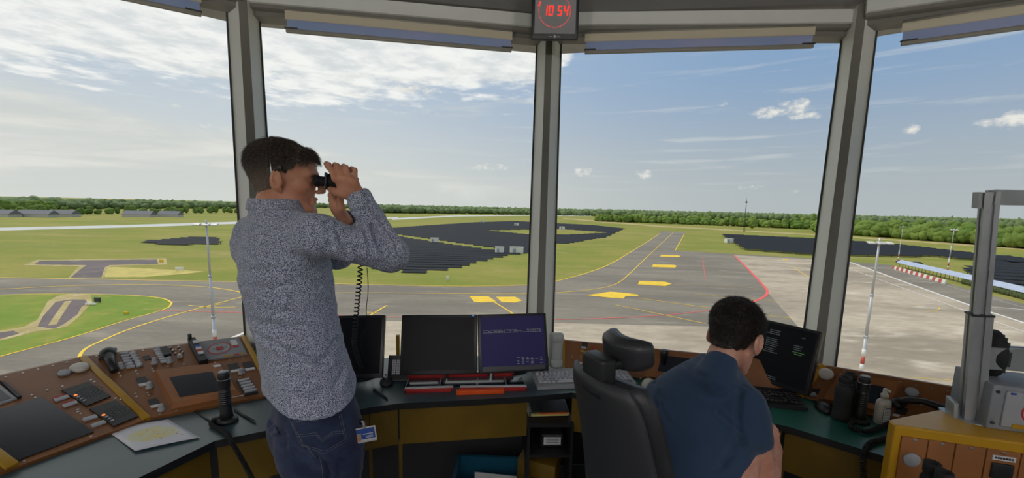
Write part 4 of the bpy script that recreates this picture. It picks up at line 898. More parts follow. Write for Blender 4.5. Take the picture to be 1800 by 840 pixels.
# flight strip holders
def bar3(name, pa, pb, w_, h_, m_, label=None, cat=None, z=DZ, par=None, lift=0.0, bev=.002):
    a, b_ = D(*pa, z), D(*pb, z); F_ = frame((a+b_)/2, b_-a, (0, 0, 1)); mb = MB(); mb.box((0, 0, h_/2+lift), (np.linalg.norm(b_-a), w_, h_), F_, bev=bev); o = mb.build(name, M[m_], par)
    if label: tag(o, label, cat)
    return o, F_, np.linalg.norm(b_-a)
for pa, pb, lab in [((704, 665), (784, 662.5), 'red and white strip holder at the left below the monitors'), ((786, 662), (861, 660), 'red and white strip holder in the middle of the upper row'), ((865, 661), (903, 659.5), 'short red and white strip holder at the right of the upper row'),
                    ((711, 690), (797, 687), 'red and white strip holder at the left of the lower row'), ((808, 687), (926, 685.5), 'long red and white strip holder at the right of the lower row'), ((402, 707), (452, 698), 'red and white strip on the console lip beside the mic stand')]:
    a = D(*pa); b_ = D(*pb); t_ = thing('strip_holder', lab, 'strip holder', (a+b_)/2, 'flight strip holders'); F_ = frame((a+b_)/2, b_-a, (0, 0, 1)); L_ = np.linalg.norm(b_-a)
    mb = MB(); mb.box((0, 0, .009), (L_, .022, .018), F_, bev=.002); mb.build('red_rail', M['red_paint'], t_)
    mb = MB(); mb.box((0, .004, .0205), (L_-.004, .018, .004), F_, bev=.001); mb.build('paper_strip', M['label_white'], t_)
    mb = MB(); mb.box((-L_/2+.006, -.012, .009), (.008, .004, .012), F_); mb.box((L_/2-.006, -.012, .009), (.008, .004, .012), F_); mb.build('end_clip', M['black_plastic'], t_)
bar3('orange_holder', (802, 693), (886, 690), .022, .02, 'orange_bright', 'bright orange strip holder lying in front of the lower row', 'strip holder')
o, F_, L_ = bar3('tray_mat', (712, 675), (920, 671), .10, .003, 'screen_blue', 'dark tray between the two rows of strip holders', 'tray')
for x in (-.28, -.12, .06, .2):
    mb = MB(); mb.box((x, 0, .0045), (.003, .1, .003), F_); mb.build('divider', M['grey_plastic'], o)
def pen(p0, p1, m_, label, r=.0042):
    a, b_ = D(*p0)+V(0, 0, r), D(*p1)+V(0, 0, r); t_ = thing('pen', label, 'pen', (a+b_)/2-V(0, 0, r)); d = b_-a
    mb = MB(); mb.cone(a, a+d*.93, r, None, 10); mb.build('barrel', M[m_], t_); mb = MB(); mb.cone(a+d*.93, b_, r, r*.2, 10); mb.build('tip', M['dark_metal'], t_)
pen((657, 684), (682, 704), 'black_plastic', 'dark pen on the desk right of the standing man'); pen((340, 722), (382, 750), 'black_plastic', 'thin dark pen left of the microphone stand', .003)
pen((413, 722), (450, 745), 'black_plastic', 'flat black pen right of the microphone stand', .005)
# keyboards
def keyboard(FL, FR, dep, body_m, key_m, label, L_=None, from_right=False, z=DZ):
    a, b_ = D(*FL, z), D(*FR, z); u = unit(b_-a); L_ = L_ or np.linalg.norm(b_-a)
    if from_right: a = b_-u*L_
    F_ = frame(a, u, (0, 0, 1)); t_ = thing('keyboard', label, 'keyboard', a+u*L_/2+F_[:3, 1]*dep/2)
    mb = MB(); pr = [(0, 0), (0, .016), (dep*.25, .02), (dep, .036), (dep+.004, .03), (dep, 0)]
    vs_ = [(x, y, zz_) for x in (0, L_) for y, zz_ in pr]; n = len(pr)
    mb.add(vs_, [tuple(range(n)), tuple(range(2*n-1, n-1, -1))]+[(i, n+i, n+(i+1) % n, (i+1) % n) for i in range(n)], 0, False, F_); mb.build('case', M[body_m], t_)
    kx = L_/22.5; ky = (dep-.035)/6.2; count = 0
    for r in range(6):
        y = .022+ky*(r+.5)+(ky*.25 if r == 5 else 0); zt = .019+.017*(y/dep)
        c_ = 0.0
        while c_ < 21.6:
            if r == 5 and (abs(c_-1) < .1 or abs(c_-6) < .1 or abs(c_-11) < .1): c_ += .5; continue
            if 15 <= c_ < 15.5 or 18.5 <= c_ < 18.9: c_ = 15.5 if c_ < 16 else 18.9
            ww = 1.0
            if r == 0 and 3.5 < c_ < 4.6: ww = 6.5
            elif r in (1, 2) and (c_ < .1): ww = 1.8 if r == 1 else 1.5
            if c_+ww > 22: break
            if r in (2,) and 15.4 < c_ < 18.4: c_ += 1; continue
            if count < 98:
                mb = MB(); x0 = .008+(c_+ww/2)*kx*.985; mb.add([(x0-ww*kx*.46, y-ky*.45, zt), (x0+ww*kx*.46, y-ky*.45, zt), (x0+ww*kx*.46, y+ky*.45, zt), (x0-ww*kx*.46, y+ky*.45, zt), (x0-ww*kx*.36, y-ky*.32, zt+.008), (x0+ww*kx*.36, y-ky*.32, zt+.008), (x0+ww*kx*.36, y+ky*.34, zt+.008), (x0-ww*kx*.36, y+ky*.34, zt+.008)],
                    [(4, 5, 6, 7), (0, 1, 5, 4), (1, 2, 6, 5), (2, 3, 7, 6), (3, 0, 4, 7)], 0, False, F_); mb.build('key', M[key_m], t_); count += 1
            c_ += ww
    return t_
keyboard((945, 685), (1119, 679), .165, 'grey_plastic', 'key_grey', 'light grey keyboard on the dark worktop left of the chair')
keyboard((1352, 716), (1420, 723), .14, 'black_plastic', 'monitor_black', 'black keyboard below the large text monitor', L_=.42, from_right=True)
def mouse(px, py, m_, label, a=0.0, s_=1.0):
    p = D(px, py); t_ = thing('mouse', label, 'mouse', p); F_ = rotz(a, p); mb = MB(); bm = bmesh.new(); bmesh.ops.create_uvsphere(bm, u_segments=20, v_segments=12, radius=1)
    vs_ = [(v.co.x*.031*s_, v.co.y*.055*s_, max(0, v.co.z*.034*s_*(1-.25*v.co.y))) for v in bm.verts]; mb.add(vs_, [[v.index for v in f.verts] for f in bm.faces], 0, True, F_); bm.free(); mb.build('shell', M[m_], t_)
    mb = MB(); mb.cone((-.004, .03*s_, .028*s_), (.004, .03*s_, .028*s_), .006, None, 12, F_); mb.build('wheel', M['dark_metal'], t_)
mouse(679, 673, 'black_plastic', 'black mouse beside the label board', .4); mouse(1447, 719, 'black_plastic', 'black mouse left of the standing binoculars', -.3); mouse(1140, 678, 'white_plastic', 'light grey mouse between the chair and the seated man', -.5, 1.1)
# map sheet
ph = bpy.data.materials.new('map_paper'); ph.use_nodes = True; t = NT(ph.node_tree); b = t.n['Principled BSDF']; tcn = t.add('ShaderNodeTexCoord'); sp_ = t.add('ShaderNodeSeparateXYZ'); t.l.new(tcn.outputs['Object'], sp_.inputs[0])
q = t.m('ADD', t.m('POWER', t.m('DIVIDE', sp_.outputs[0], .085), 2), t.m('POWER', t.m('DIVIDE', sp_.outputs[1], .055), 2)); q = t.m('ADD', q, t.m('MULTIPLY', t.noise(tcn.outputs['Object'], 30, 3), 1.2))
bl_ = t.mix(t.mr(t.noise(tcn.outputs['Object'], 60, 4), .45, .6), lin((214, 220, 190)), lin((222, 214, 150)))
t.put(b.inputs['Base Color'], t.mix(t.mr(q, 1.7, 1.3), lin((218, 222, 230)), bl_)); b.inputs['Roughness'].default_value = .6; M['map_paper'] = ph
pp = [D(186, 756), D(296, 738), D(352, 771), D(238, 796)]; c_ = sum(pp)/4; t_ = thing('map_sheet', 'white map sheet with yellow-green print lying on the left worktop', 'paper', c_)
mb = MB(); N_ = 10; vs_ = []
for i in range(N_+1):
    for j in range(N_+1):
        a, b2 = i/N_, j/N_; p = (pp[0]*(1-a)+pp[1]*a)*(1-b2)+(pp[3]*(1-a)+pp[2]*a)*b2; vs_.append(p+V(0, 0, .002+.006*b2*b2*(1-a*.5)+.002*math.sin(a*3)))
mb.add(vs_, [(i*(N_+1)+j, (i+1)*(N_+1)+j, (i+1)*(N_+1)+j+1, i*(N_+1)+j+1) for i in range(N_) for j in range(N_)], 0, True); o = mb.build('sheet', M['map_paper'], t_)
so = o.modifiers.new('th', 'SOLIDIFY'); so.thickness = .0006
mb = MB(); r_ = random.Random(2)
for k in range(22):
    a, b2 = r_.uniform(.3, .85), r_.uniform(.3, .8); p = (pp[0]*(1-a)+pp[1]*a)*(1-b2)+(pp[3]*(1-a)+pp[2]*a)*b2; mb.box(tuple(p+V(0, 0, .0045+.006*b2*b2*(1-a*.5)+.002*math.sin(a*3))), (r_.uniform(.003, .007), .001, .0005), rotz(0))
o2 = mb.build('map_marks', M['red_paint'], t_)
mb = MB()
for k in range(3):
    a0, b2 = .12+.0*k, .06+.05*k
    for q_ in range(10):
        a = a0+.35+q_*.035; 
        if r_.random() < .8: p = (pp[0]*(1-a)+pp[1]*a)*(1-b2)+(pp[3]*(1-a)+pp[2]*a)*b2; mb.box(tuple(p+V(0, 0, .005)), (.009, .0016, .0005), rotz(.3))
mb.build('heading_lines', M['dark_metal'], t_)
def coil(pts, r, turns, wr, name, m_, par=None):
    P_ = smooth_line(pts, 3); P_ = [V(*p) for p in P_]; L_ = [0]
    for a, b_ in zip(P_[:-1], P_[1:]): L_.append(L_[-1]+np.linalg.norm(b_-a))
    N_ = int(turns*10); out = []
    for i in range(N_+1):
        s_ = L_[-1]*i/N_; k = min(max(np.searchsorted(L_, s_)-1, 0), len(P_)-2); f = (s_-L_[k])/max(1e-9, L_[k+1]-L_[k]); c_ = P_[k]*(1-f)+P_[k+1]*f; t2 = unit(P_[k+1]-P_[k])
        x = unit(np.cross(t2, (.13, .4, .9) if abs(t2[2]) < .8 else (1, .1, 0))); y = np.cross(t2, x); a = 2*PI*i/10; out.append(c_+x*r*math.cos(a)+y*r*math.sin(a))
    mb = MB(); mb.tube(out, wr, 5); return mb.build(name, M[m_], par)
# desk microphones
J0 = ony
def mic(px, py, h, label, az_=0.0, r=.018):
    p = D(px, py); t_ = thing('desk_microphone', label, 'microphone', p); F_ = rotz(az_, p)
    mb = MB(); mb.lathe([(.040, 0), (.040, .008), (.036, .014), (.024, .02), (.0, .021)], F_, 28, sc=(1, .8)); mb.box((-.038, .0, .012), (.026, .022, .022), F_, bev=.005); mb.build('base', M['black_plastic'], t_)
    pr = [(.024, .015), (.021, .04), (r*1.0, .07)]
    for k in range(7): z = .075+k*.008; pr += [(r*.92, z), (r*1.04, z+.002), (r*1.04, z+.005), (r*.92, z+.007)]
    pr += [(r, h*.72), (r*1.02, h*.74), (r*1.02, h-.012), (r, h-.002), (r*.8, h)]
    mb = MB(); mb.lathe(pr, F_, 24); mb.build('handle', M['black_plastic'], t_)
    mb = MB(); mb.lathe([(r*1.06, h-.03), (r*1.06, h-.027)], F_, 24); mb.build('ring', M['steel'], t_); mb = MB(); mb.lathe([(r*.86, h), (r*.8, h+.002)], F_, 20); mb.build('cap', M['grey_plastic'], t_)
    return t_, p
tm, p = mic(399, 741, .205, 'black hand microphone in its stand on the left worktop', .2, .020)
coil([p+V(-.03, -.02, .02), p+V(-.045, -.035, .008), D(399, 764)+V(0, 0, .009), D(410, 776)+V(0, -.01, .006), J0(420, 798, 1.36), J0(434, 822, 1.35), J0(452, 862, 1.34)], .0068, 70, .0024, 'coiled_cord', 'black_rubber', tm)
tm, p = mic(1510, 741, .2, 'black hand microphone standing between binoculars and spray bottle', .1, .019)
coil([p+V(-.03, -.02, .012), p+V(-.1, -.06, .012), p+V(-.07, -.11, .012), p+V(.02, -.07, .012), p+V(.12, -.02, .012), p+V(.16, .03, .012)], .007, 60, .0025, 'coiled_cord', 'black_rubber', tm)
# second cord down over the edge
P = D(1556, 778); tag(coil([P+V(.05, .02, .012), P+V(-.02, .0, .012), D(1522, 786)+V(0, 0, .012), D(1514, 797)+V(-.01, -.02, -.03), D(1514, 797)+V(.0, -.04, -.14), D(1514, 797)+V(.02, -.04, -.3)], .008, 62, .0028, 'coiled_cord', 'black_rubber'), 'black coiled cord running over the green worktop edge beside the yellow cabinet', 'cord')
# standing binoculars
p = D(1482, 734); t_ = thing('binoculars', 'large black binoculars standing upright left of the microphone', 'binoculars', p)
for k, (dx, dy) in enumerate([(-.022, -.012), (.034, .03)]):
    c_ = p+V(dx, dy, 0); mb = MB(); mb.lathe([(.031, 0), (.033, .004), (.033, .02), (.031, .024), (.029, .09), (.031, .12), (.030, .135), (.022, .15), (.0205, .152), (.0205, .158), (.023, .16), (.023, .185), (.021, .188), (.016, .186), (.015, .178)], frame(c_, (1, 0, 0), (0, 0, 1)), 28); mb.build('barrel', M['black_rubber'], t_)
    mb = MB(); mb.lathe([(.0238, .158), (.0238, .162)], frame(c_, (1, 0, 0), (0, 0, 1)), 28); mb.build('ring', M['dark_metal'], t_)
mb = MB(); mb.box((p[0]+.006, p[1]+.009, .76+.11), (.03, .02, .06), bev=.006); mb.cone((p[0]+.006, p[1]+.009, .9), (p[0]+.006, p[1]+.009, .93), .01, None, 14); mb.build('bridge', M['black_plastic'], t_)
# spray bottle
p = D(1548, 743); t_ = thing('spray_bottle', 'white pump bottle with a printed label on the green worktop', 'bottle', p); F_ = rotz(.15, p)
mb = MB(); mb.lathe([(.027, 0), (.030, .004), (.030, .085), (.028, .096), (.018, .104), (.012, .107), (.012, .112)], F_, 28, sc=(1, .72)); mb.build('bottle_body', M['white_plastic'], t_)
mb = MB(); mb.lathe([(.013, .11), (.013, .126), (.008, .128), (.008, .148), (.007, .15)], F_, 20); mb.box((.003, -.006, .143), (.012, .022, .01), F_, bev=.003); mb.build('pump', M['white_plastic'], t_)
mat('label_blue', (70, 80, 140), .5)
def arcplate(F_, r, sc, a0, a1, z0, z1, m_, name, par, off):
    mb = MB(); n = 10; vs_ = []
    for k in range(n+1):
        a = a0+(a1-a0)*k/n
        for z in (z0, z1): vs_.append(((r+off)*math.cos(a)*sc[0], (r+off)*math.sin(a)*sc[1], z))
    mb.add(vs_, [(2*k, 2*k+2, 2*k+3, 2*k+1) for k in range(n)], 0, True, F_); return mb.build(name, M[m_], par)
lb = arcplate(F_, .030, (1, .72), -2.2, -.55, .012, .082, 'dark_metal', 'label', t_, .0006)
arcplate(F_, .030, (1, .72), -2.15, -.6, .014, .080, 'label_white', 'label_paper', lb, .001); arcplate(F_, .030, (1, .72), -2.0, -1.0, .07, .076, 'label_blue', 'print', lb, .0014)
for k in range(6): arcplate(F_, .030, (1, .72), -2.0, -.8-.12*(k % 2), .022+k*.0072, .0245+k*.0072, 'screen_text', 'print', lb, .0014)
# black handset lying on the right console
c_ = P4.P(1622, 722); F_ = frame(c_, P4.u, P4.n); t_ = thing('handset', 'black telephone handset lying on the console behind the yellow cabinet', 'handset', c_)
mb = MB(); mb.tube([V(*((F_ @ np.array([x, y, z, 1]))[:3])) for x, y, z in [(-.07, .0, .02), (-.045, .012, .034), (0, .02, .042), (.05, .016, .036), (.085, .0, .022)]], [.02, .014, .012, .016, .024], 12); mb.build('grip', M['black_plastic'], t_)
mb = MB(); mb.sphere((-.075, -.004, .014), (.026, .024, .016), F_); mb.build('earpiece', M['black_plastic'], t_); mb = MB(); mb.sphere((.086, -.004, .014), (.028, .026, .017), F_); mb.build('mouthpiece', M['black_plastic'], t_)
# black stub on the console left of the seated man
c_ = P3.P(1166, 645); mb = MB(); mb.lathe([(.017, 0), (.017, .06), (.019, .062), (.019, .09), (.016, .092)], frame(c_, (1, 0, 0), (0, 0, 1)), 24); tag(mb.build('hand_microphone', M['black_plastic']), 'short black cylinder microphone left of the seated man', 'microphone')
# grey telephone handset beside the centre post
p = D(977, 652); F_ = rotz(.1, p); t_ = thing('telephone', 'light grey telephone handset standing beside the centre post', 'telephone', p)
mat('phone_grey', (176, 182, 180), .45)
mb = MB(); mb.box((0, .02, .105), (.075, .03, .2), F_, bev=.012); mb.box((0, .0, .012), (.09, .08, .024), F_, bev=.006); mb.build('cradle', M['phone_grey'], t_)
mb = MB(); mb.box((0, -.014, .115), (.05, .03, .15), F_, bev=.013); mb.box((0, -.018, .19), (.062, .04, .05), F_, bev=.016); mb.box((0, -.018, .05), (.062, .04, .045), F_, bev=.015); mb.build('handset', M['phone_grey'], t_)
coil([p+V(0, -.03, .03), p+V(-.01, -.06, .006), p+V(-.05, -.05, .008), p+V(-.08, .0, .008)], .006, 40, .002, 'cord', 'black_rubber', t_)
# fist microphone on the left console
c_ = P1.P(190, 624); F_ = frame(c_, P1.u, P1.n); t_ = thing('fist_microphone', 'black hand-held microphone hooked at the top of the left console', 'microphone', c_)
mb = MB(); ga, gb = P1.P(189, 620, .03), P1.P(200, 652, .014); mb.sphere((0, 0, 0), (.028, .036, .02), frame(ga, P1.u, P1.n)); mb.build('head', M['black_plastic'], t_); mb = MB(); mb.tube([ga+(gb-ga)*.15, ga+(gb-ga)*.5, gb], [.019, .015, .013], 12); mb.build('grip', M['black_plastic'], t_)
mb = MB(); mb.box((0, .0, .006), (.05, .07, .016), F_, bev=.003); mb.build('hook', M['dark_metal'], t_)
# grey box behind the man on the desk
P = D(446, 640); mb = MB(); mb.box((.02, .06, .06), (.2, .16, .12), rotz(.5, P), bev=.01); tag(mb.build('device', M['grey_plastic']), 'grey device box on the worktop just behind the standing man', 'device')

# ---------------------------------------------------------------- under the desk
mat('note_yellow', (206, 200, 120), .6); mat('note_orange', (222, 116, 60), .6); mat('crate_blue', (28, 84, 108), .35)
z0 = .60; c_ = onz(968, 742, z0); t_ = thing('shelf_unit', 'black open shelf unit under the desk below the spiral notebook', 'shelf', V(c_[0], c_[1]+.12, 0)); F_ = rotz(.05, V(c_[0], c_[1], 0))
mb = MB(); mb.box((0, .14, z0-.01), (.22, .3, .02), F_); mb.build('shelf', M['black_plastic'], t_)
for s_ in (-1, 1): mb = MB(); mb.box((s_*.105, .14, z0/2), (.012, .3, z0-.02), F_); mb.build('side', M['black_plastic'], t_)
mb = MB(); mb.box((0, .14, .43), (.2, .3, .014), F_); mb.build('shelf', M['black_plastic'], t_)
mb = MB(); mb.box((0.0, .285, z0/2), (.2, .01, z0-.02), F_); mb.build('back', M['black_plastic'], t_)
nb = thing('spiral_notebook', 'dark spiral notebook with yellow page edges on the shelf under the desk', 'notebook', V(*onz(965, 728, z0)[:2], z0)); o = np.array(nb.location); Fn = rotz(.1, o)
mb = MB(); mb.box((0, .05, .010), (.19, .15, .012), Fn); mb.build('pages', M['note_yellow'], nb); mb = MB(); mb.box((.02, -.02, .018), (.14, .02, .006), Fn); mb.build('tab', M['note_orange'], nb)
mb = MB(); mb.box((0, .055, .024), (.195, .15, .005), Fn); mb.box((0, .055, .002), (.195, .15, .004), Fn); mb.build('cover', M['black_plastic'], nb)
mb = MB()
for k in range(16): mb.tube([V(*((Fn @ np.array([-.095+.013*math.cos(a), -.018+k*.0095, .013+.014*math.sin(a), 1]))[:3])) for a in np.linspace(0, 2*PI, 11)], .0012, 5)
mb.build('spiral', M['label_white'], nb)
dv_ = thing('labelled_device', 'small black device with a white label on the lower shelf under the notebook', 'device', V(*onz(970, 785, .44)[:2], .437)); o = np.array(dv_.location); Fn = rotz(.05, o)
mb = MB(); mb.box((0, .03, .035), (.11, .07, .07), Fn, bev=.008); mb.build('body', M['black_plastic'], dv_)
mb = MB(); mb.box((0, -.006, .038), (.085, .002, .04), Fn); lb = mb.build('label', M['label_white'], dv_)
mb = MB()
for k in range(3): mb.box((0, -.0075, .029+k*.009), (.062, .001, .003), Fn)
mb.build('print', M['dark_metal'], lb)
p = onz(960, 812, .30); t_ = thing('pedestal', 'low dark yellow pedestal cabinet under the desk beside the blue crate', 'cabinet', V(p[0], p[1], 0)); F_ = rotz(-.35, V(p[0]-.04, p[1]-.02, 0))
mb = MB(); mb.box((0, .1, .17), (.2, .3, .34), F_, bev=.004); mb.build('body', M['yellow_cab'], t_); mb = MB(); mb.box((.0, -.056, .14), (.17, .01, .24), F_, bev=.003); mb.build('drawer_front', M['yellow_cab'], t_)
p = onz(985, 835, .22); mb = MB(); t_ = thing('waste_bin', 'dark grey bin standing right of the low yellow pedestal', 'bin', V(p[0]+.02, p[1]-.0, 0)); F_ = rotz(.05, V(p[0]+.06, p[1]-.08, 0))
mb.add([(-.09, -.07, 0), (.09, -.07, 0), (.09, .07, 0), (-.09, .07, 0), (-.115, -.09, .28), (.115, -.09, .28), (.115, .09, .28), (-.115, .09, .28), (-.105, -.08, .28), (.105, -.08, .28), (.105, .08, .28), (-.105, .08, .28), (-.08, -.06, .02), (.08, -.06, .02), (.08, .06, .02), (-.08, .06, .02)],
       [(3, 2, 1, 0), (0, 1, 5, 4), (1, 2, 6, 5), (2, 3, 7, 6), (3, 0, 4, 7), (4, 5, 9, 8), (5, 6, 10, 9), (6, 7, 11, 10), (7, 4, 8, 11), (8, 9, 13, 12), (9, 10, 14, 13), (10, 11, 15, 14), (11, 8, 12, 15), (12, 13, 14, 15)], 0, False, F_); mb.build('bin_body', M['dark_metal'], t_)
p = onz(865, 806, .28); t_ = thing('crate', 'dark blue plastic crate with papers on the floor under the desk', 'crate', V(p[0], p[1]+.0, 0)); F_ = rotz(-.03, V(p[0], p[1]-.12, 0))
mb = MB(); w_, d_, h_ = .36, .26, .28
for (cx, cy, sx, sy) in [(0, -d_/2, w_, .008), (0, d_/2, w_, .008), (-w_/2, 0, .008, d_), (w_/2, 0, .008, d_)]: mb.box((cx, cy, h_/2), (sx, sy, h_), F_)
mb.box((0, 0, .005), (w_, d_, .01), F_)
for (cx, cy, sx, sy) in [(0, -d_/2, w_+.03, .02), (0, d_/2, w_+.03, .02), (-w_/2, 0, .02, d_), (w_/2, 0, .02, d_)]: mb.box((cx, cy, h_), (sx, sy, .014), F_)
mb.build('crate_body', M['crate_blue'], t_)
for k, (x, y, a) in enumerate([(-.03, -.02, .06), (.02, .03, -.1)]):
    mb = MB(); mb.box((x, y, .125+k*.03), (.22, .006, .2), F_ @ rotz(a)); tag(mb.build('paper_stack', M['label_white']), ['front white paper bundle standing in the blue crate', 'rear white paper bundle standing in the blue crate'][k], 'paper')

# ---------------------------------------------------------------- yellow cabinet, profile post and grey box at the right
ZK = .98; K0 = onz(1573, 747, ZK); K1 = onz(1800, 779, ZK); u = unit(K1-K0); vv = V(-u[1], u[0], 0); Kf = frame(K0, u, (0, 0, 1)); L_ = 1.0
K2 = onz(1562, 737, ZK); K3 = onz(1663, 717, ZK)
mat('yellow_bright', (190, 146, 30), .35, var=.06, vscale=3)
t_ = thing('yellow_cabinet', 'bright yellow cabinet with orange front panels in the lower right corner', 'cabinet', V(K0[0], K0[1], 0))
q = [tuple(K0[:2]), tuple((K0+u*L_)[:2]), tuple((K0+u*L_+vv*.42)[:2]), tuple(K3[:2]), tuple(K2[:2])]
mb = MB(); mb.prism(q, .0, ZK); cb = mb.build('body', M['yellow_bright'], t_); bvm = cb.modifiers.new('bevel', 'BEVEL'); bvm.width = .006; bvm.segments = 3
fpl = Plane(K0, K0+u, K0+V(0, 0, -1)); fpl.n = -vv; fpl.v = V(0, 0, 1); fpl.u = u; fpl.F = np.eye(4); fpl.F[:3, 0] = u; fpl.F[:3, 1] = (0, 0, 1); fpl.F[:3, 2] = -vv; fpl.F[:3, 3] = K0
xs = [.018, .085, .150, .222, .30, .38, .47]
for k in range(6):
    mb = MB(); mb.box(((xs[k]+xs[k+1])/2, -.14, .003), (xs[k+1]-xs[k]-.003, .22, .006), fpl.F, bev=.001); mp_ = mb.build('front_panel', M['orange_raised'], t_)
    for yy in (-.036, -.244): mb = MB(); mb.box(((xs[k]+xs[k+1])/2, yy, .006), (.01, .006, .005), fpl.F, bev=.001); mb.build('fastener', M['steel'], mp_)
def fplate(x, y, r, h, m_, nm, r2=None): mb = MB(); F_ = frame(K0+u*x+V(0, 0, y)-vv*.006, u, -vv); mb.lathe([(r, 0), (r, h*.6), (r2 or r*.9, h)], F_, 24); return mb.build(nm, M[m_], t_)
fplate(.050, -.10, .022, .006, 'grey_plastic', 'round_plate')
mb = MB(); mb.box((.262, -.052, .007), (.052, .014, .003), fpl.F); lb = mb.build('label', M['label_white'], t_)
mb = MB()
for k in range(7): mb.box((.262-.019+k*.0062, -.052, .009), (.0045, .006, .001), fpl.F)
mb.build('print', M['dark_metal'], lb)
mb = MB(); mb.box((.262, -.092, .008), (.05, .048, .008), fpl.F, bev=.003); mb.build('rocker_switch', M['black_plastic'], t_); mb = MB(); mb.box((.243, -.152, .009), (.024, .02, .008), fpl.F, bev=.002); mb.build('key_switch', M['black_plastic'], t_); mb = MB(); mb.box((.243, -.152, .0135), (.014, .012, .003), fpl.F); mb.build('key_lens', M['orange_bright'], t_)
fplate(.278, -.156, .017, .018, 'dark_metal', 'knob', .012)
# small shelf with binoculars in front
sp0 = onz(1650, 820, .93); mb = MB(); mb.box((0, 0, .0), (.17, .12, .016), frame(V(sp0[0]+.0, sp0[1]-.0, .77), u, (0, 0, 1)), bev=.002); sh = tag(mb.build('ledge', M['yellow_bright']), 'small yellow ledge in front of the yellow cabinet', 'ledge')
t_ = thing('binoculars', 'black binoculars at the bottom edge before the yellow cabinet', 'binoculars', V(sp0[0], sp0[1], .778))
for k, (px, py) in enumerate([(1640, 812), (1661, 828)]):
    c_ = onz(px, py, .93); z1 = .93-.778; F_ = frame(V(c_[0], c_[1], .778), (1, 0, 0), (0, 0, 1))
    mb = MB(); mb.lathe([(.024, 0), (.025, .004), (.025, .03), (.021, .04), (.022, z1-.05), (.016, z1-.035), (.0195, z1-.03), (.0195, z1-.002), (.017, z1), (.013, z1-.003), (.012, z1-.012)], F_, 28); mb.build('barrel', M['black_rubber'], t_)
mb = MB(); mb.box((sp0[0], sp0[1], .86), (.05, .03, .03), bev=.006); mb.build('bridge', M['black_plastic'], t_)

# aluminium profile frame
pb = onz(1706, 735, ZK); 
def zat(px, py, p):  # height of a pixel on the vertical line through p
    d = ray(px, py); k = np.hypot(*p[:2])/np.hypot(*d[:2]); return CAM[2]+d[2]*k
zt1 = zat(1722, 549, pb); zt2 = zat(1745, 335, pb)
def profile(mb, w_, d_, groove, z0_, z1_, F_):
    g = groove; pts = [(-w_/2, -d_/2), (-g, -d_/2), (-g, -d_/2+g), (g, -d_/2+g), (g, -d_/2), (w_/2, -d_/2), (w_/2, -g), (w_/2-g, -g), (w_/2-g, g), (w_/2, g), (w_/2, d_/2), (-w_/2, d_/2), (-w_/2, g), (-w_/2+g, g), (-w_/2+g, -g), (-w_/2, -g)]
    mb.prism(pts, z0_, z1_, F_)
pt_ = ony(1722, 549, pb[1]); ax_ = unit(pt_-pb); Fp = frame(pb-ax_*(ZK/ax_[2]), (math.cos(math.radians(-28)), math.sin(math.radians(-28)), 0), ax_); pw = .034
t_ = thing('profile_frame', 'grey aluminium profile post and arms standing on the yellow cabinet', 'frame', pb)
mb = MB(); profile(mb, .046, .046, .006, ZK, zt1, Fp); mb.build('lower_post', M['alu'], t_); mb = MB(); mb.box((0, 0, zt1+.003), (.05, .05, .006), Fp); mb.build('cap', M['black_plastic'], t_)
mb = MB(); mb.box((0, 0, ZK+.004), (.12, .1, .008), Fp, bev=.002); mb.box((-.045, 0, ZK+.03), (.012, .06, .06), Fp, bev=.002); mb.build('foot_bracket', M['alu'], t_)
mb = MB(); profile(mb, pw, pw, .006, zt1, zt2-.0, Fp); mb.build('upper_post', M['alu'], t_)
ar = V(math.cos(math.radians(-28)), math.sin(math.radians(-28)), 0); ar2 = V(math.cos(math.radians(-8)), math.sin(math.radians(-8)), 0)
def arm(z0_, hgt, L2, name, w_=pw, dirv=ar2):
    o = Fp[:3, 3]+ax_*(z0_/ax_[2]); F_ = np.eye(4); F_[:3, 2] = dirv; F_[:3, 0] = (0, 0, 1); F_[:3, 1] = np.cross(dirv, (0, 0, 1)); F_[:3, 3] = o; mb = MB(); profile(mb, hgt, w_, .006, .0, L2, F_); return mb.build(name, M['alu'], t_)
arm(zt2-.022, .044, .6, 'top_arm'); mb = MB(); mb.box((-.026, 0, zt2-.022), (.008, pw+.004, .048), Fp); mb.build('end_cap', M['grey_plastic'], t_)
za = zat(1748, 630, pb); arm(za, .07, .6, 'lower_arm')
wp = Fp[:3, 3]+ax_*(za/ax_[2])+ar2*.078+np.cross(V(0, 0, 1), ar2)*.05
t2 = t_; wx_ = unit(V(.45, .9, 0)); Fw = np.eye(4); Fw[:3, 0] = wx_; Fw[:3, 1] = (0, 0, 1); Fw[:3, 2] = np.cross(wx_, (0, 0, 1)); Fw[:3, 3] = wp
mb = MB(); mb.lathe([(.070, -.02), (.076, -.014), (.076, .012), (.068, .018), (.05, .018), (.05, .012), (.01, .012)], Fw, 40); wh_ = mb.build('hand_wheel', M['black_rubber'], t2)
mb = MB()
for k in range(9): mb.box((-.064+k*.016, 0, .019), (.006, 2*math.sqrt(max(0, .068**2-(-.064+k*.016)**2)), .006), Fw)
mb.build('ribs', M['dark_metal'], wh_)
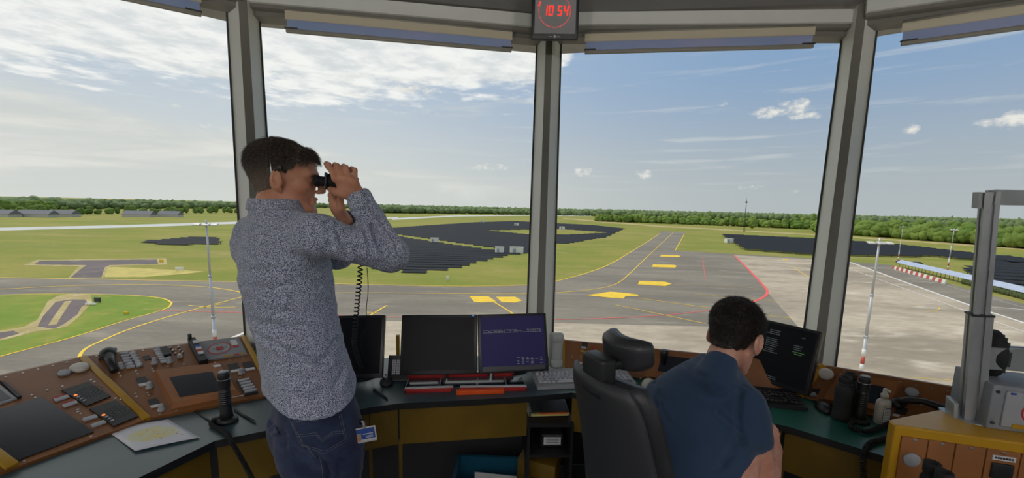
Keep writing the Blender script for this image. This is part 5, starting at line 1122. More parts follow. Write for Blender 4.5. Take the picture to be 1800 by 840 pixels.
# grey control box
ZB = ZK; B0 = onz(1747, 761, ZB); ztb = zat(1760, 683, B0); hb_ = ztb-ZB; Fb = frame(B0, u, (0, 0, 1)); t_ = thing('control_box', 'grey metal control box with a red circle on the yellow cabinet', 'box', B0)
mb = MB(); mb.box((.2, .11, hb_/2), (.4, .16, hb_), Fb, bev=.004); mb.build('case', M['panel_grey'], t_)
mb = MB(); mb.box((.2, .028, hb_/2), (.34, .006, hb_*.8), Fb, bev=.003); pf_ = mb.build('front_plate', M['grey_plastic'], t_)
Fr = np.eye(4); Fr[:3, 0] = Fb[:3, 0]; Fr[:3, 1] = (0, 0, 1); Fr[:3, 2] = -Fb[:3, 1]; Fr[:3, 3] = (Fb @ np.array([.105, .0245, hb_*.47, 1]))[:3]
mb = MB(); n = 40; vs_ = [(r*math.cos(2*PI*k/n), r*math.sin(2*PI*k/n), .0) for r in (.030, .035) for k in range(n)]; mb.add(vs_, [(k, (k+1) % n, n+(k+1) % n, n+k) for k in range(n)], 0, False, Fr); mb.build('red_circle', M['red_paint'], pf_)
mb = MB(); mb.box((0, 0, .001), (.012, .02, .003), Fr); mb.build('mark', M['red_paint'], pf_)
mb = MB(); mb.box((.045, .0235, hb_*.86), (.012, .002, .006), Fb); mb.build('blue_mark', M['blue_plastic'], pf_); mb = MB(); mb.box((.085, .0235, hb_*.14), (.06, .002, .014), Fb); mb.build('yellow_label', M['yellow_trim'], pf_)
for x, z in ((.012, .02), (.012, hb_-.02), (.388, .02), (.388, hb_-.02)): mb = MB(); mb.cone(tuple((Fb @ np.array([x, .031, z, 1]))[:3]), tuple((Fb @ np.array([x, .027, z, 1]))[:3]), .005, None, 12); mb.build('screw', M['dark_metal'], t_)

# ---------------------------------------------------------------- office chair
CHAZ = math.radians(64); f_ = V(math.sin(CHAZ), math.cos(CHAZ), 0); ac = V(math.cos(CHAZ), -math.sin(CHAZ), 0)
mat('chair_leather', (50, 52, 56), .42, bump=.15, bscale=180, var=.06); mat('chair_shell', (58, 60, 64), .5)
cb0 = ony(1116, 840, 1.12); cbz = .52; cb0 = V(cb0[0], cb0[1], cbz)
t_ = thing('office_chair', 'black high-backed office chair with a headrest left of the seated man', 'chair', V(cb0[0]+f_[0]*.25, cb0[1]+f_[1]*.25, 0))
def backslab(name, m_, w0, w1, z0_, z1_, th, off, lean, bulge=.03, mat_curve=.03, cols=14, rows_=20):
    vs_ = []; fs = []
    for side in (0, 1):
        for j in range(rows_+1):
            v = j/rows_; z = z0_+(z1_-z0_)*v; wd = (w0+(w1-w0)*v)/2
            rc = 1.0
            if v > .86: rc = math.sqrt(max(0.0, 1-((v-.86)/.14)**2*.35))
            if v < .1: rc = math.sqrt(max(0.0, 1-((.1-v)/.1)**2*.3))
            for i in range(cols+1):
                s_ = -1+2*i/cols; x = s_*wd*rc; e = (1-abs(s_)**6)*(1-max(0, (v-.9)/.1)**3*.6)*(1-max(0, (.06-v)/.06)**2*.6)
                y = off-lean*(z-z0_)+mat_curve*s_*s_+bulge*math.sin(v*PI*1.0)*(.6)
                y += (th/2*(.35+.65*e))*(1 if side else -1)
                vs_.append(cb0+ac*x+f_*y+V(0, 0, z-cbz))
    n = (rows_+1)*(cols+1)
    for j in range(rows_):
        for i in range(cols):
            a = j*(cols+1)+i; fs.append((a, a+1, a+cols+2, a+cols+1)); fs.append((n+a, n+a+cols+1, n+a+cols+2, n+a+1))
    for i in range(cols): fs.append((i, n+i, n+i+1, i+1)); a = rows_*(cols+1)+i; fs.append((a, a+1, n+a+1, n+a))
    for j in range(rows_): a = j*(cols+1); fs.append((a, a+cols+1, n+a+cols+1, n+a)); a += cols; fs.append((a, n+a, n+a+cols+1, a+cols+1))
    mb = MB(); mb.add(vs_, fs, 0, True); return mb.build(name, M[m_], t_)
zbt = 1.18
backslab('back_shell', 'chair_shell', .40, .28, cbz, zbt, .028, -.035, .22)
backslab('back_cushion', 'chair_leather', .38, .26, cbz, zbt-.01, .07, .02, .22)
ob = cb0+f_*(-.22*(zbt-cbz))+V(0, 0, zbt-cbz)     # top middle of the back
mb = MB(); Fh = frame(ob, ac, (0, 0, 1)); mb.box((0, -.01, -.0), (.09, .05, .11), Fh, bev=.01); mb.box((0, .05, .03), (.07, .11, .022), Fh, bev=.006); mb.build('headrest_bracket', M['black_plastic'], t_)
Hc = ob+f_*.06+V(0, 0, .055); Fh = frame(Hc, ac, unit(V(0, 0, 1)-f_*.18)); vs_ = []; cols, rows_ = 16, 10; fs = []
for side in (-1, 1):
    for j in range(rows_+1):
        for i in range(cols+1):
            s_ = -1+2*i/cols; v = -1+2*j/rows_; rr = (1-abs(s_)**5*.25); x = s_*.085*(1-.12*abs(v)**4); z = v*.046*rr; e = (max(0, 1-abs(s_)**8)*max(0, 1-abs(v)**6))**.5
            vs_.append((x, .035*s_*s_+side*.030*(.2+.8*e), z))
n = (rows_+1)*(cols+1)
for j in range(rows_):
    for i in range(cols): a = j*(cols+1)+i; fs.append((a, a+1, a+cols+2, a+cols+1)); fs.append((n+a, n+a+cols+1, n+a+cols+2, n+a+1))
for i in range(cols): fs.append((i, n+i, n+i+1, i+1)); a = rows_*(cols+1)+i; fs.append((a, a+1, n+a+1, n+a))
for j in range(rows_): a = j*(cols+1); fs.append((a, a+cols+1, n+a+cols+1, n+a)); a += cols; fs.append((a, n+a, n+a+cols+1, a+cols+1))
mb = MB(); mb.add(vs_, fs, 0, True, Fh); mb.build('headrest', M['chair_leather'], t_)
sc_ = cb0+f_*.28; Fs = frame(V(sc_[0], sc_[1], 0), ac, (0, 0, 1))
mb = MB(); mb.box((0, .0, .465), (.5, .5, .09), Fs, bev=.035); mb.build('seat', M['chair_leather'], t_)
mb = MB(); mb.box((0, -.24, .44), (.08, .14, .03), Fs, bev=.006); mb.box((0, -.305, .52), (.08, .03, .16), Fs, bev=.006); mb.build('back_strut', M['black_plastic'], t_)
mb = MB(); mb.cone((0, 0, .10), (0, 0, .42), .028, None, 16, Fs); mb.build('column', M['black_plastic'], t_)
for k in range(5):
    a = 2*PI*k/5+.3; mb = MB(); mb.tube([V(*((Fs @ np.array([0, 0, .11, 1]))[:3])), V(*((Fs @ np.array([.3*math.cos(a), .3*math.sin(a), .075, 1]))[:3]))], [.026, .018], 8); lg = mb.build('leg', M['black_plastic'], t_)
    mb = MB(); mb.cone(tuple((Fs @ np.array([.3*math.cos(a)-.012, .3*math.sin(a), .028, 1]))[:3]), tuple((Fs @ np.array([.3*math.cos(a)+.012, .3*math.sin(a), .028, 1]))[:3]), .028, None, 16); mb.build('castor', M['black_rubber'], lg)
# ================================================================== PEOPLE: smooth bodies grown from rounded forms
def J(px, py, y): return ony(px, py, y)
class Sdf:
    def __init__(s): s.p = []
    def cap(s, a, b_, ra, rb, k=.02, sub=False):
        a = np.array(a, float); b_ = np.array(b_, float); ba = b_-a; L2 = max(1e-9, ba@ba)
        def f(P):
            pa = P-a; t_ = np.clip((pa@ba)/L2, 0, 1); return np.linalg.norm(pa-t_[:, None]*ba, axis=1)-(ra+(rb-ra)*t_)
        r = max(ra, rb); s.p.append((f, np.minimum(a, b_)-r, np.maximum(a, b_)+r, k, sub)); return s
    def chain(s, pts, rs, k=.012):
        for i in range(len(pts)-1): s.cap(pts[i], pts[i+1], rs[i], rs[i+1], k)
        return s
    def ell(s, c, r, R=None, k=.02, sub=False):
        c = np.array(c, float); r = np.array(r, float); R = np.eye(3) if R is None else np.array(R)
        def f(P):
            q = (P-c)@R; k0 = np.linalg.norm(q/r, axis=1); k1 = np.linalg.norm(q/(r*r), axis=1); return k0*(k0-1)/np.maximum(k1, 1e-6)
        m_ = max(r); s.p.append((f, c-m_, c+m_, k, sub)); return s
    def loft(s, sl, k=.02, n=2.3, zlo=None, zhi=None, hem=None):
        # sl: (cx, cy, z, a, b, yaw) rising in z
        sl = sorted(sl, key=lambda q: q[2]); A = np.array(sl, float); z0 = A[0, 2] if zlo is None else zlo; z1 = A[-1, 2] if zhi is None else zhi
        def f(P):
            z = P[:, 2]; v = [np.interp(z, A[:, 2], A[:, i]) for i in (0, 1, 3, 4, 5)]
            dx = P[:, 0]-v[0]; dy = P[:, 1]-v[1]; c_, s_ = np.cos(v[4]), np.sin(v[4]); u = dx*c_+dy*s_; w_ = -dx*s_+dy*c_
            g = (np.abs(u/v[2])**n+np.abs(w_/v[3])**n)**(1/n); d = (g-1)*np.minimum(v[2], v[3])
            lo = z0 if hem is None else z0+hem(np.arctan2(w_, u))
            return np.maximum(np.maximum(d, lo-z), z-z1)
        m_ = max(A[:, 3].max(), A[:, 4].max()); s.p.append((f, V(A[:, 0].min()-m_, A[:, 1].min()-m_, z0-.08), V(A[:, 0].max()+m_, A[:, 1].max()+m_, z1), k, False)); return s
    def eval(s, P, marg):
        D_ = np.full(len(P), 1.0)
        for f, lo, hi, k, sub in s.p:
            mk = k+marg; idx = np.nonzero(((P > lo-mk) & (P < hi+mk)).all(1))[0]
            if not len(idx): continue
            d = f(P[idx]); e = D_[idx]
            if sub: h = np.maximum(k-np.abs(e+d), 0)/k; D_[idx] = np.maximum(e, -d)+h*h*k*.25
            else: h = np.maximum(k-np.abs(e-d), 0)/k; D_[idx] = np.minimum(e, d)-h*h*k*.25
        return D_
    def mesh(s, h):
        lo = np.min([p[1] for p in s.p if not p[4]], axis=0)-4*h; hi = np.max([p[2] for p in s.p if not p[4]], axis=0)+4*h
        n = (np.ceil((hi-lo)/(4*h)).astype(int)+1); H4 = 4*h
        g = np.stack(np.meshgrid(*[np.arange(q) for q in n], indexing='ij'), -1).reshape(-1, 3); ctr = lo+g*H4+1.5*h
        Dc = s.eval(ctr, 3*H4); Df = np.repeat(np.repeat(np.repeat(np.sign(Dc).reshape(n)*1.0, 4, 0), 4, 1), 4, 2).astype(np.float32)
        act = g[np.abs(Dc) < H4*1.35]; off = np.stack(np.meshgrid(*[np.arange(4)]*3, indexing='ij'), -1).reshape(-1, 3)
        idx = (act[:, None, :]*4+off[None]).reshape(-1, 3)
        for c0 in range(0, len(idx), 400000):
            ii = idx[c0:c0+400000]; Df[ii[:, 0], ii[:, 1], ii[:, 2]] = s.eval(lo+ii*h, 2*h)
        return nets(Df, lo, h)
def nets(D_, org, h):
    ins = D_ < 0; c_ = ins[:-1, :-1, :-1].astype(np.int8)
    cnt = sum(ins[i:D_.shape[0]-1+i, j:D_.shape[1]-1+j, k:D_.shape[2]-1+k].astype(np.int8) for i in (0, 1) for j in (0, 1) for k in (0, 1))
    cells = np.argwhere((cnt > 0) & (cnt < 8)); N_ = len(cells)
    cor = {(i, j, k): D_[cells[:, 0]+i, cells[:, 1]+j, cells[:, 2]+k].astype(float) for i in (0, 1) for j in (0, 1) for k in (0, 1)}
    acc = np.zeros((N_, 3)); w_ = np.zeros(N_)
    for a in cor:
        for ax in range(3):
            if a[ax]: continue
            b_ = list(a); b_[ax] = 1; da, db = cor[a], cor[tuple(b_)]; m_ = (da < 0) != (db < 0); t_ = np.where(m_, da/np.where(m_, da-db, 1), 0)
            p = np.tile(np.array(a, float), (N_, 1)); p[:, ax] += t_; acc += p*m_[:, None]; w_ += m_
    vs_ = org+(cells+acc/w_[:, None])*h
    im = np.full(cnt.shape, -1, np.int32); im[cells[:, 0], cells[:, 1], cells[:, 2]] = np.arange(N_)
    F_ = []
    for ax in range(3):
        s0 = [slice(None)]*3; s1 = [slice(None)]*3; s0[ax] = slice(0, -1); s1[ax] = slice(1, None)
        a, b_ = ins[tuple(s0)], ins[tuple(s1)]; e = np.argwhere(a != b_); o1, o2 = [(1, 2), (2, 0), (0, 1)][ax]
        e = e[(e[:, o1] > 0) & (e[:, o2] > 0) & (e[:, o1] < D_.shape[o1]-1) & (e[:, o2] < D_.shape[o2]-1)]
        fl = a[e[:, 0], e[:, 1], e[:, 2]]
        def cid(d1, d2): q = e.copy(); q[:, o1] -= d1; q[:, o2] -= d2; return im[q[:, 0], q[:, 1], q[:, 2]]
        Q = np.stack([cid(1, 1), cid(0, 1), cid(0, 0), cid(1, 0)], 1); Q[~fl] = Q[~fl][:, ::-1]; F_.append(Q)
    F_ = np.vstack(F_); F_ = F_[(F_ >= 0).all(1)]
    return vs_, F_
def relax(vs_, F_, it=2, lam=.5):
    E_ = np.vstack([F_[:, [0, 1]], F_[:, [1, 2]], F_[:, [2, 3]], F_[:, [3, 0]]]); E_ = np.vstack([E_, E_[:, ::-1]]); deg = np.bincount(E_[:, 0], minlength=len(vs_))[:, None]
    for k in range(it*2):
        a = np.stack([np.bincount(E_[:, 0], weights=vs_[E_[:, 1], i], minlength=len(vs_)) for i in range(3)], 1)/np.maximum(deg, 1); vs_ = vs_+(a-vs_)*(lam if k % 2 == 0 else -lam*1.03)
    return vs_
def normals(vs_, F_):
    n = np.cross(vs_[F_[:, 2]]-vs_[F_[:, 0]], vs_[F_[:, 3]]-vs_[F_[:, 1]]); N_ = np.zeros_like(vs_)
    for i in range(4):
        for j in range(3): N_[:, j] += np.bincount(F_[:, i], weights=n[:, j], minlength=len(vs_))
    return N_/np.maximum(np.linalg.norm(N_, axis=1, keepdims=True), 1e-9)
def mesh_obj(name, vs_, F_, m_, parent):
    org = np.zeros(3); q = parent
    while q is not None: org = org+np.array(q.location); q = q.parent
    me = bpy.data.meshes.new(name); v = (vs_-org).astype(np.float32); nf = len(F_)
    me.vertices.add(len(v)); me.vertices.foreach_set('co', v.ravel()); me.loops.add(nf*4); me.loops.foreach_set('vertex_index', F_.astype(np.int32).ravel())
    me.polygons.add(nf); me.polygons.foreach_set('loop_start', np.arange(nf, dtype=np.int32)*4); me.polygons.foreach_set('use_smooth', np.ones(nf, bool)); me.update(calc_edges=True); me.validate()
    me.materials.append(m_); o = bpy.data.objects.new(name, me); col.objects.link(o); o.parent = parent; return o
def seg_dist(P, a, b_):
    ba = b_-a; t_ = np.clip(((P-a)@ba)/max(1e-9, ba@ba), 0, 1); return np.linalg.norm(P-a-t_[:, None]*ba, axis=1)
def creases(vs_, F_, lines, amp_scale=1.0):
    N_ = normals(vs_, F_); T_ = BVHTree.FromPolygons([tuple(v) for v in vs_], [tuple(int(i) for i in f) for f in F_]); disp = np.zeros(len(vs_))
    for pix, wd, amp in lines:
        pts = []
        for px, py in pix:
            hit = T_.ray_cast(Vector(CAM), Vector(ray(px, py)))
            if hit[0] is not None: pts.append(np.array(hit[0]))
        if len(pts) < 2: continue
        d = np.min([seg_dist(vs_, a, b_) for a, b_ in zip(pts[:-1], pts[1:])], axis=0)
        disp += -amp*np.exp(-(d/wd)**2)+amp*.55*np.exp(-((d-wd*2.0)/(wd*1.1))**2)
    return vs_+N_*disp[:, None]*amp_scale*1.7
def nz(vs_, F_, amp, sc, seed=0, stretch=(1, 1, 1)):
    N_ = normals(vs_, F_); st_ = np.array(stretch)*sc; q = vs_*st_+seed
    d = np.array([mnoise.noise(Vector(p)) for p in q]); return vs_+N_*(d*amp)[:, None]
def proj(T_, px, py, off=0.0):
    h_ = T_.ray_cast(Vector(CAM), Vector(ray(px, py)))
    return (np.array(h_[0])+np.array(h_[1])*off, np.array(h_[1])) if h_[0] is not None else (None, None)
def tree_of(vs_, F_): return BVHTree.FromPolygons([tuple(v) for v in vs_], [tuple(int(i) for i in f) for f in F_])

def rotm(f_, pitch=0.0, roll=0.0):       # columns: right, forward, up of a head
    f_ = unit(V(f_[0], f_[1], 0)); r_ = V(f_[1], -f_[0], 0); u_ = V(0, 0, 1); f2 = f_*math.cos(pitch)-u_*math.sin(pitch); u2 = u_*math.cos(pitch)+f_*math.sin(pitch)
    r3 = r_*math.cos(roll)+u2*math.sin(roll); u3 = u2*math.cos(roll)-r_*math.sin(roll); return np.stack([r3, f2, u3], 1)
def head(S, O, R, sc=1.0, NR_=.050):
    def L(x, y, z): return O+R@(V(x, y, z)*sc)
    def el(c, r, k=.015, sub=False, RR=None): S.ell(L(*c), V(*r)*sc, R if RR is None else R@RR, k, sub)
    def cp(a, b_, ra, rb, k=.012, sub=False): S.cap(L(*a), L(*b_), ra*sc, rb*sc, k, sub)
    el((0, -.014, .052), (.074, .098, .083)); el((0, .034, .045), (.064, .062, .07), .03); el((0, .036, -.022), (.058, .056, .072), .03)
    for s_ in (-1, 1):
        cp((s_*.052, .002, -.038), (s_*.028, .072, -.092), .020, .017, .025); el((s_*.043, .058, -.012), (.021, .025, .018), .022); cp((s_*.012, .094, .034), (s_*.042, .080, .036), .0085, .008, .018)
    el((0, .083, -.096), (.02, .016, .017), .02)
    for s_ in (-1, 1): el((s_*.031, .098, .014), (.017, .013, .012), .014, True)
    for s_ in (-1, 1): el((s_*.031, .079, .015), (.0128, .0128, .0128), .003)
    for s_ in (-1, 1): cp((s_*.019, .091, .021), (s_*.044, .083, .019), .0032, .003, .003)
    cp((0, .096, .024), (0, .117, -.018), .0075, .0105, .012); el((0, .114, -.022), (.010, .012, .009), .008)
    for s_ in (-1, 1): el((s_*.012, .103, -.026), (.0075, .010, .007), .006)
    cp((-.018, .089, -.052), (.018, .089, -.052), .0055, .0055, .006); cp((-.008, .0945, -.051), (.008, .0945, -.051), .0058, .0058, .005); cp((-.016, .089, -.0645), (.016, .089, -.0645), .0062, .0062, .006); cp((-.02, .0985, -.0583), (.02, .0985, -.0583), .0016, .0016, .003, True)
    cp((0, -.028, -.03), (0, -.045, -.15), NR_, NR_+.006, .026)
    for s_ in (-1, 1):
        e = rotm((0, 1), 0)  # ear
        A_ = rotm((s_*.35, 1), 0); el((s_*.086, -.010, .004), (.0075, .0215, .035), .005, False, A_); el((s_*.092, -.006, .008), (.006, .0135, .022), .003, True, A_); cp((s_*.085, .006, -.006), (s_*.085, .009, .006), .0045, .003, .003); el((s_*.083, .0, -.026), (.006, .009, .010), .005)
    return L
def hand(S, wrist, mcps, fingers, thumb, rf=.0095, thick=.0135):
    # palm from wrist to the knuckles, then bent finger chains; every finger separate
    pc = sum(mcps)/4
    for i, m_ in enumerate(mcps): S.cap(wrist+(m_-pc)*.45, m_, thick*1.15, rf*1.18, .012)
    S.cap(mcps[0], mcps[3], rf*1.05, rf*.95, .01)
    for i, (m_, fg) in enumerate(zip(mcps, fingers)):
        r0 = rf*(1.0, 1.03, .97, .85)[i]; pts = [m_]+list(fg)
        for j in range(len(pts)-1): S.cap(pts[j], pts[j+1], r0*(1.08-.08*j), r0*(1.0-.08*j), .0025 if j else .006)
    th = list(thumb)
    S.cap(wrist*.6+th[0]*.4, th[0], thick*1.1, thick*.95, .014)
    for j in range(len(th)-1): S.cap(th[j], th[j+1], rf*(1.35-.15*j), rf*(1.2-.15*j), .004)

# skin, cloth and hair materials
def skinmat(name, c, c2, rough=.5):
    mt = bpy.data.materials.new(name); mt.use_nodes = True; t = NT(mt.node_tree); b = t.n['Principled BSDF']; tcn = t.add('ShaderNodeTexCoord')
    x = t.mix(t.mr(t.noise(tcn.outputs['Object'], 22, 5, .6), .35, .68), lin(c), lin(c2)); t.put(b.inputs['Base Color'], x); b.inputs['Roughness'].default_value = rough
    b.inputs['Subsurface Weight'].default_value = .12; b.inputs['Subsurface Radius'].default_value = (.012, .005, .003); b.inputs['Subsurface Scale'].default_value = 1.0
    bn = t.add('ShaderNodeBump'); t.put(bn.inputs['Height'], t.noise(tcn.outputs['Object'], 420, 4)); bn.inputs['Strength'].default_value = .12; bn.inputs['Distance'].default_value = .002; t.l.new(bn.outputs[0], b.inputs['Normal']); M[name] = mt
skinmat('skin_tan', (212, 156, 126), (196, 136, 108)); skinmat('skin_fair', (214, 164, 142), (198, 142, 120))
def fabric(name, fn, rough=.85, bumpsc=500, bs=.25):
    mt = bpy.data.materials.new(name); mt.use_nodes = True; t = NT(mt.node_tree); b = t.n['Principled BSDF']; tcn = t.add('ShaderNodeTexCoord'); v = tcn.outputs['Object']
    t.put(b.inputs['Base Color'], fn(t, v)); b.inputs['Roughness'].default_value = rough; b.inputs['Specular IOR Level'].default_value = .25; b.inputs['Sheen Weight'].default_value = .15
    bn = t.add('ShaderNodeBump'); t.put(bn.inputs['Height'], t.noise(v, bumpsc, 3)); bn.inputs['Strength'].default_value = bs; bn.inputs['Distance'].default_value = .002; t.l.new(bn.outputs[0], b.inputs['Normal']); M[name] = mt
fabric('speckled_cotton', lambda t, v: t.mix(t.mr(t.noise(v, 440, 2, .5), .46, .55, 0, 1, True), lin((74, 88, 118)), lin((208, 214, 230))))
fabric('denim', lambda t, v: t.mix(t.mr(t.noise(v, 14, 5, .6), .35, .7), lin((40, 50, 78)), t.mix(t.mr(t.noise(v, 600, 2), .4, .6), lin((46, 58, 88)), lin((66, 78, 106)))))
fabric('navy_jersey', lambda t, v: t.mix(t.mr(t.noise(v, 5, 3), .3, .7), lin((50, 70, 96)), lin((56, 78, 106))), .9, 900, .12)
mat('hair_dark', (44, 36, 32), .45, var=.3, vscale=40, spec=.5); mat('hair_grey', (74, 64, 58), .5, var=.35, vscale=60, spec=.4); mat('stitch', (120, 126, 140), .7); mat('shoe_brown', (60, 46, 38), .5)

def hair(O, R, sc, parent, name, line_fn, len_fn, dir_fn, n, m_, mcap, seed=1, rad=.0008):
    # scalp cap following the skull, then individual tapered locks combed over it
    def L(x, y, z): return O+R@(V(x, y, z)*sc)
    S = Sdf(); S.ell(L(0, -.016, .054), V(.0775, .1015, .0865)*sc, R, .01); S.ell(L(0, .030, .052), V(.067, .066, .072)*sc, R, .02); S.cap(L(0, -.036, -.02), L(0, -.038, -.06), .054*sc, .048*sc, .03)
    vs_, F_ = S.mesh(.0028); q = ((vs_-O)@R)/sc; keep = line_fn(q); fk = keep[F_].all(1); F2 = F_[fk]; us = np.unique(F2); mp = -np.ones(len(vs_), int); mp[us] = np.arange(len(us)); v2 = vs_[us]; F2 = mp[F2]
    N_ = normals(v2, F2); thick = len_fn(q[us])*.16
    d_ = np.array([mnoise.noise(Vector(p*90+seed)) for p in v2]); v2 = v2+N_*(thick*(1+.5*d_)+.0008)[:, None]
    cp_ = mesh_obj(name, v2, F2, M[mcap], parent); so = cp_.modifiers.new('t', 'SOLIDIFY'); so.thickness = .006; so.offset = -1
    r_ = np.random.default_rng(seed); pick = r_.integers(0, len(us), n); mb = MB(); allv = []; allf = []
    base = vs_[us][pick]; nb_ = normals(vs_, F_)[us][pick]; ql = q[us][pick]; Ls = len_fn(ql)
    for i in range(n):
        p = base[i]; nn = nb_[i]; d = R@dir_fn(ql[i], r_); d = unit(d-nn*np.dot(d, nn)*.8); ln = Ls[i]*r_.uniform(.7, 1.15)*sc; k = 4; pts = []
        lift = Ls[i]*r_.uniform(.18, .38)
        for j in range(k+1):
            t_ = j/k; pts.append(p+d*ln*t_+nn*(lift*math.sin(min(1, t_*1.3)*PI*.62)+.0015)+r_.normal(0, .0012, 3)*t_)
        sd_ = unit(np.cross(d, nn)); b0 = len(allv)
        for j, q_ in enumerate(pts):
            w_ = rad*(1.0-.8*(j/k)**1.5); allv += [q_-sd_*w_, q_+nn*w_, q_+sd_*w_]
        for j in range(k):
            for e in range(3): allf.append((b0+j*3+e, b0+j*3+(e+1) % 3, b0+(j+1)*3+(e+1) % 3, b0+(j+1)*3+e))
    lk = mesh_obj('hair_locks', np.array(allv), np.array(allf), M[m_], cp_); lk['kind'] = 'stuff'
    return cp_

# ------------------------------------------------------------------ STANDING MAN
YAW = math.atan2(-.77, .64); fwd = V(.77, .64, 0); sdv = V(.64, -.77, 0)
hd_f = V(.965, .26, 0); HO = J(503, 322, 1.455); HR = rotm(hd_f, .02)
hipc = J(556, 748, 1.40); man = thing('person', 'standing man in a speckled grey-blue shirt looking through binoculars', 'person', V(hipc[0], hipc[1], 0))
def sl(px, py, y, a, b_, yaw=YAW): c_ = J(px, py, y); return (c_[0], c_[1], c_[2], a, b_, yaw)
Rsh, Rel, Rwr = J(560, 412, 1.27), J(686, 447, 1.36), J(632, 350, 1.365)
Lsh, Lel, Lwr = J(452, 412, 1.56), J(592, 448, 1.62), J(607, 388, 1.47)
S = Sdf(); HL = head(S, HO, HR)
S.cap(HL(0, -.035, -.05), J(484, 372, 1.42), .051, .064, .03)
S.loft([sl(556, 750, 1.40, .165, .105), sl(546, 690, 1.40, .15, .10), sl(530, 620, 1.41, .15, .10), sl(512, 530, 1.42, .175, .11), sl(500, 450, 1.42, .185, .105), sl(496, 405, 1.42, .16, .085), sl(492, 385, 1.42, .10, .06)], .03)
for a, b_, c_ in ((Rsh, Rel, Rwr), (Lsh, Lel, Lwr)):
    S.cap(a, b_, .046, .038, .03); S.cap(b_, c_, .036, .026, .02)
# right hand around the near barrel
mc = [J(590, 313, 1.335), J(602, 313, 1.325), J(614, 315, 1.325), J(624, 321, 1.33)]
fg = [[J(577.5, 290, 1.35), J(574, 288, 1.385), J(577, 295, 1.405)], [J(593, 292, 1.35), J(589, 290, 1.385), J(590, 297, 1.41)], [J(608, 294.5, 1.35), J(604, 292, 1.385), J(604, 299, 1.41)], [J(624, 299, 1.35), J(618, 296, 1.38), J(616, 302, 1.405)]]
hand(S, Rwr, mc, fg, [J(604, 342, 1.345), J(591, 338, 1.345), J(581, 333, 1.37)])
S.ell(J(610, 329, 1.34), (.03, .016, .026), None, .014)
mc = [J(586, 356, 1.44), J(588, 364, 1.455), J(591, 371, 1.465), J(595, 377, 1.475)]
fg = [[J(581, 343, 1.44), J(586, 333, 1.45), J(594, 330, 1.46)], [J(582, 352, 1.455), J(584, 342, 1.47), J(592, 338, 1.475)], [J(585, 360, 1.47), J(588, 349, 1.485), J(596, 345, 1.49)], [J(588, 368, 1.48), J(591, 358, 1.495), J(598, 353, 1.50)]]
hand(S, Lwr, mc, fg, [J(600, 366, 1.425), J(598, 352, 1.42), J(601, 341, 1.425)])
S.ell(J(594, 366, 1.45), (.022, .02, .03), None, .014)
# legs and feet inside the trousers
hipL, hipR = hipc-sdv*.085+V(.015, 0, -.06), hipc+sdv*.085+V(.03, 0, -.06)
kneeL = V(hipL[0]-.0, hipL[1]+.02, .50); kneeR = V(hipR[0]+.01, hipR[1]+.02, .50); ankL = V(hipL[0], hipL[1]-.02, .09); ankR = V(hipR[0]+.01, hipR[1]-.0, .09)
for h_, k_, a_ in ((hipL, kneeL, ankL), (hipR, kneeR, ankR)): S.cap(h_, k_, .075, .05, .03); S.cap(k_, a_, .05, .035, .02); S.cap(a_+V(0, 0, -.04), a_+fwd*.13+V(0, 0, -.055), .03, .022, .02)
bv, bf = S.mesh(.0034); bv = relax(bv, bf, 1); body = mesh_obj('body', bv, bf, M['skin_tan'], man)
# shirt
hem = lambda th: .035-.035*np.sin(th-.4)*-1
S = Sdf()
slc = [sl(556, 722, 1.40, .206, .156), sl(551, 700, 1.40, .204, .152), sl(541, 650, 1.405, .194, .142), sl(528, 600, 1.41, .187, .134), sl(514, 545, 1.415, .192, .138), sl(504, 490, 1.42, .206, .142), sl(499, 450, 1.42, .212, .136), sl(497, 420, 1.42, .205, .122), sl(495, 397, 1.42, .175, .102), sl(491, 380, 1.42, .135, .09), sl(487, 366, 1.42, .098, .082), sl(484, 352, 1.42, .084, .074)]
zb_ = J(549, 722, 1.40)[2]+.118
S.loft(slc, .03, 2.2, zlo=zb_-.03, hem=lambda th: .028*np.cos(th*2)*-1+.012*np.cos(th-1.2))
S.ell(J(436, 432, 1.50), (.05, .055, .085), None, .06)
for a, b_, c_, r in ((Rsh, Rel, Rwr, 1), (Lsh, Lel, Lwr, .95)):
    ce_ = c_+unit(b_-c_)*.012
    S.cap(a+V(0, 0, -.004), b_, .060*r, .056*r, .06); S.cap(J(487, 384, 1.42), a, .048, .050, .05); S.cap(b_, ce_, .054*r, .041*r, .028); S.cap(b_+unit(b_-a)*.004, b_, .052*r, .052*r, .02)
    S.cap(c_+unit(b_-c_)*.0, c_+unit(b_-c_)*.045, .0405*r, .043*r, .004)
    S.cap(c_-unit(b_-c_)*.03, c_+unit(b_-c_)*.004, .033*r, .034*r, .002, True)
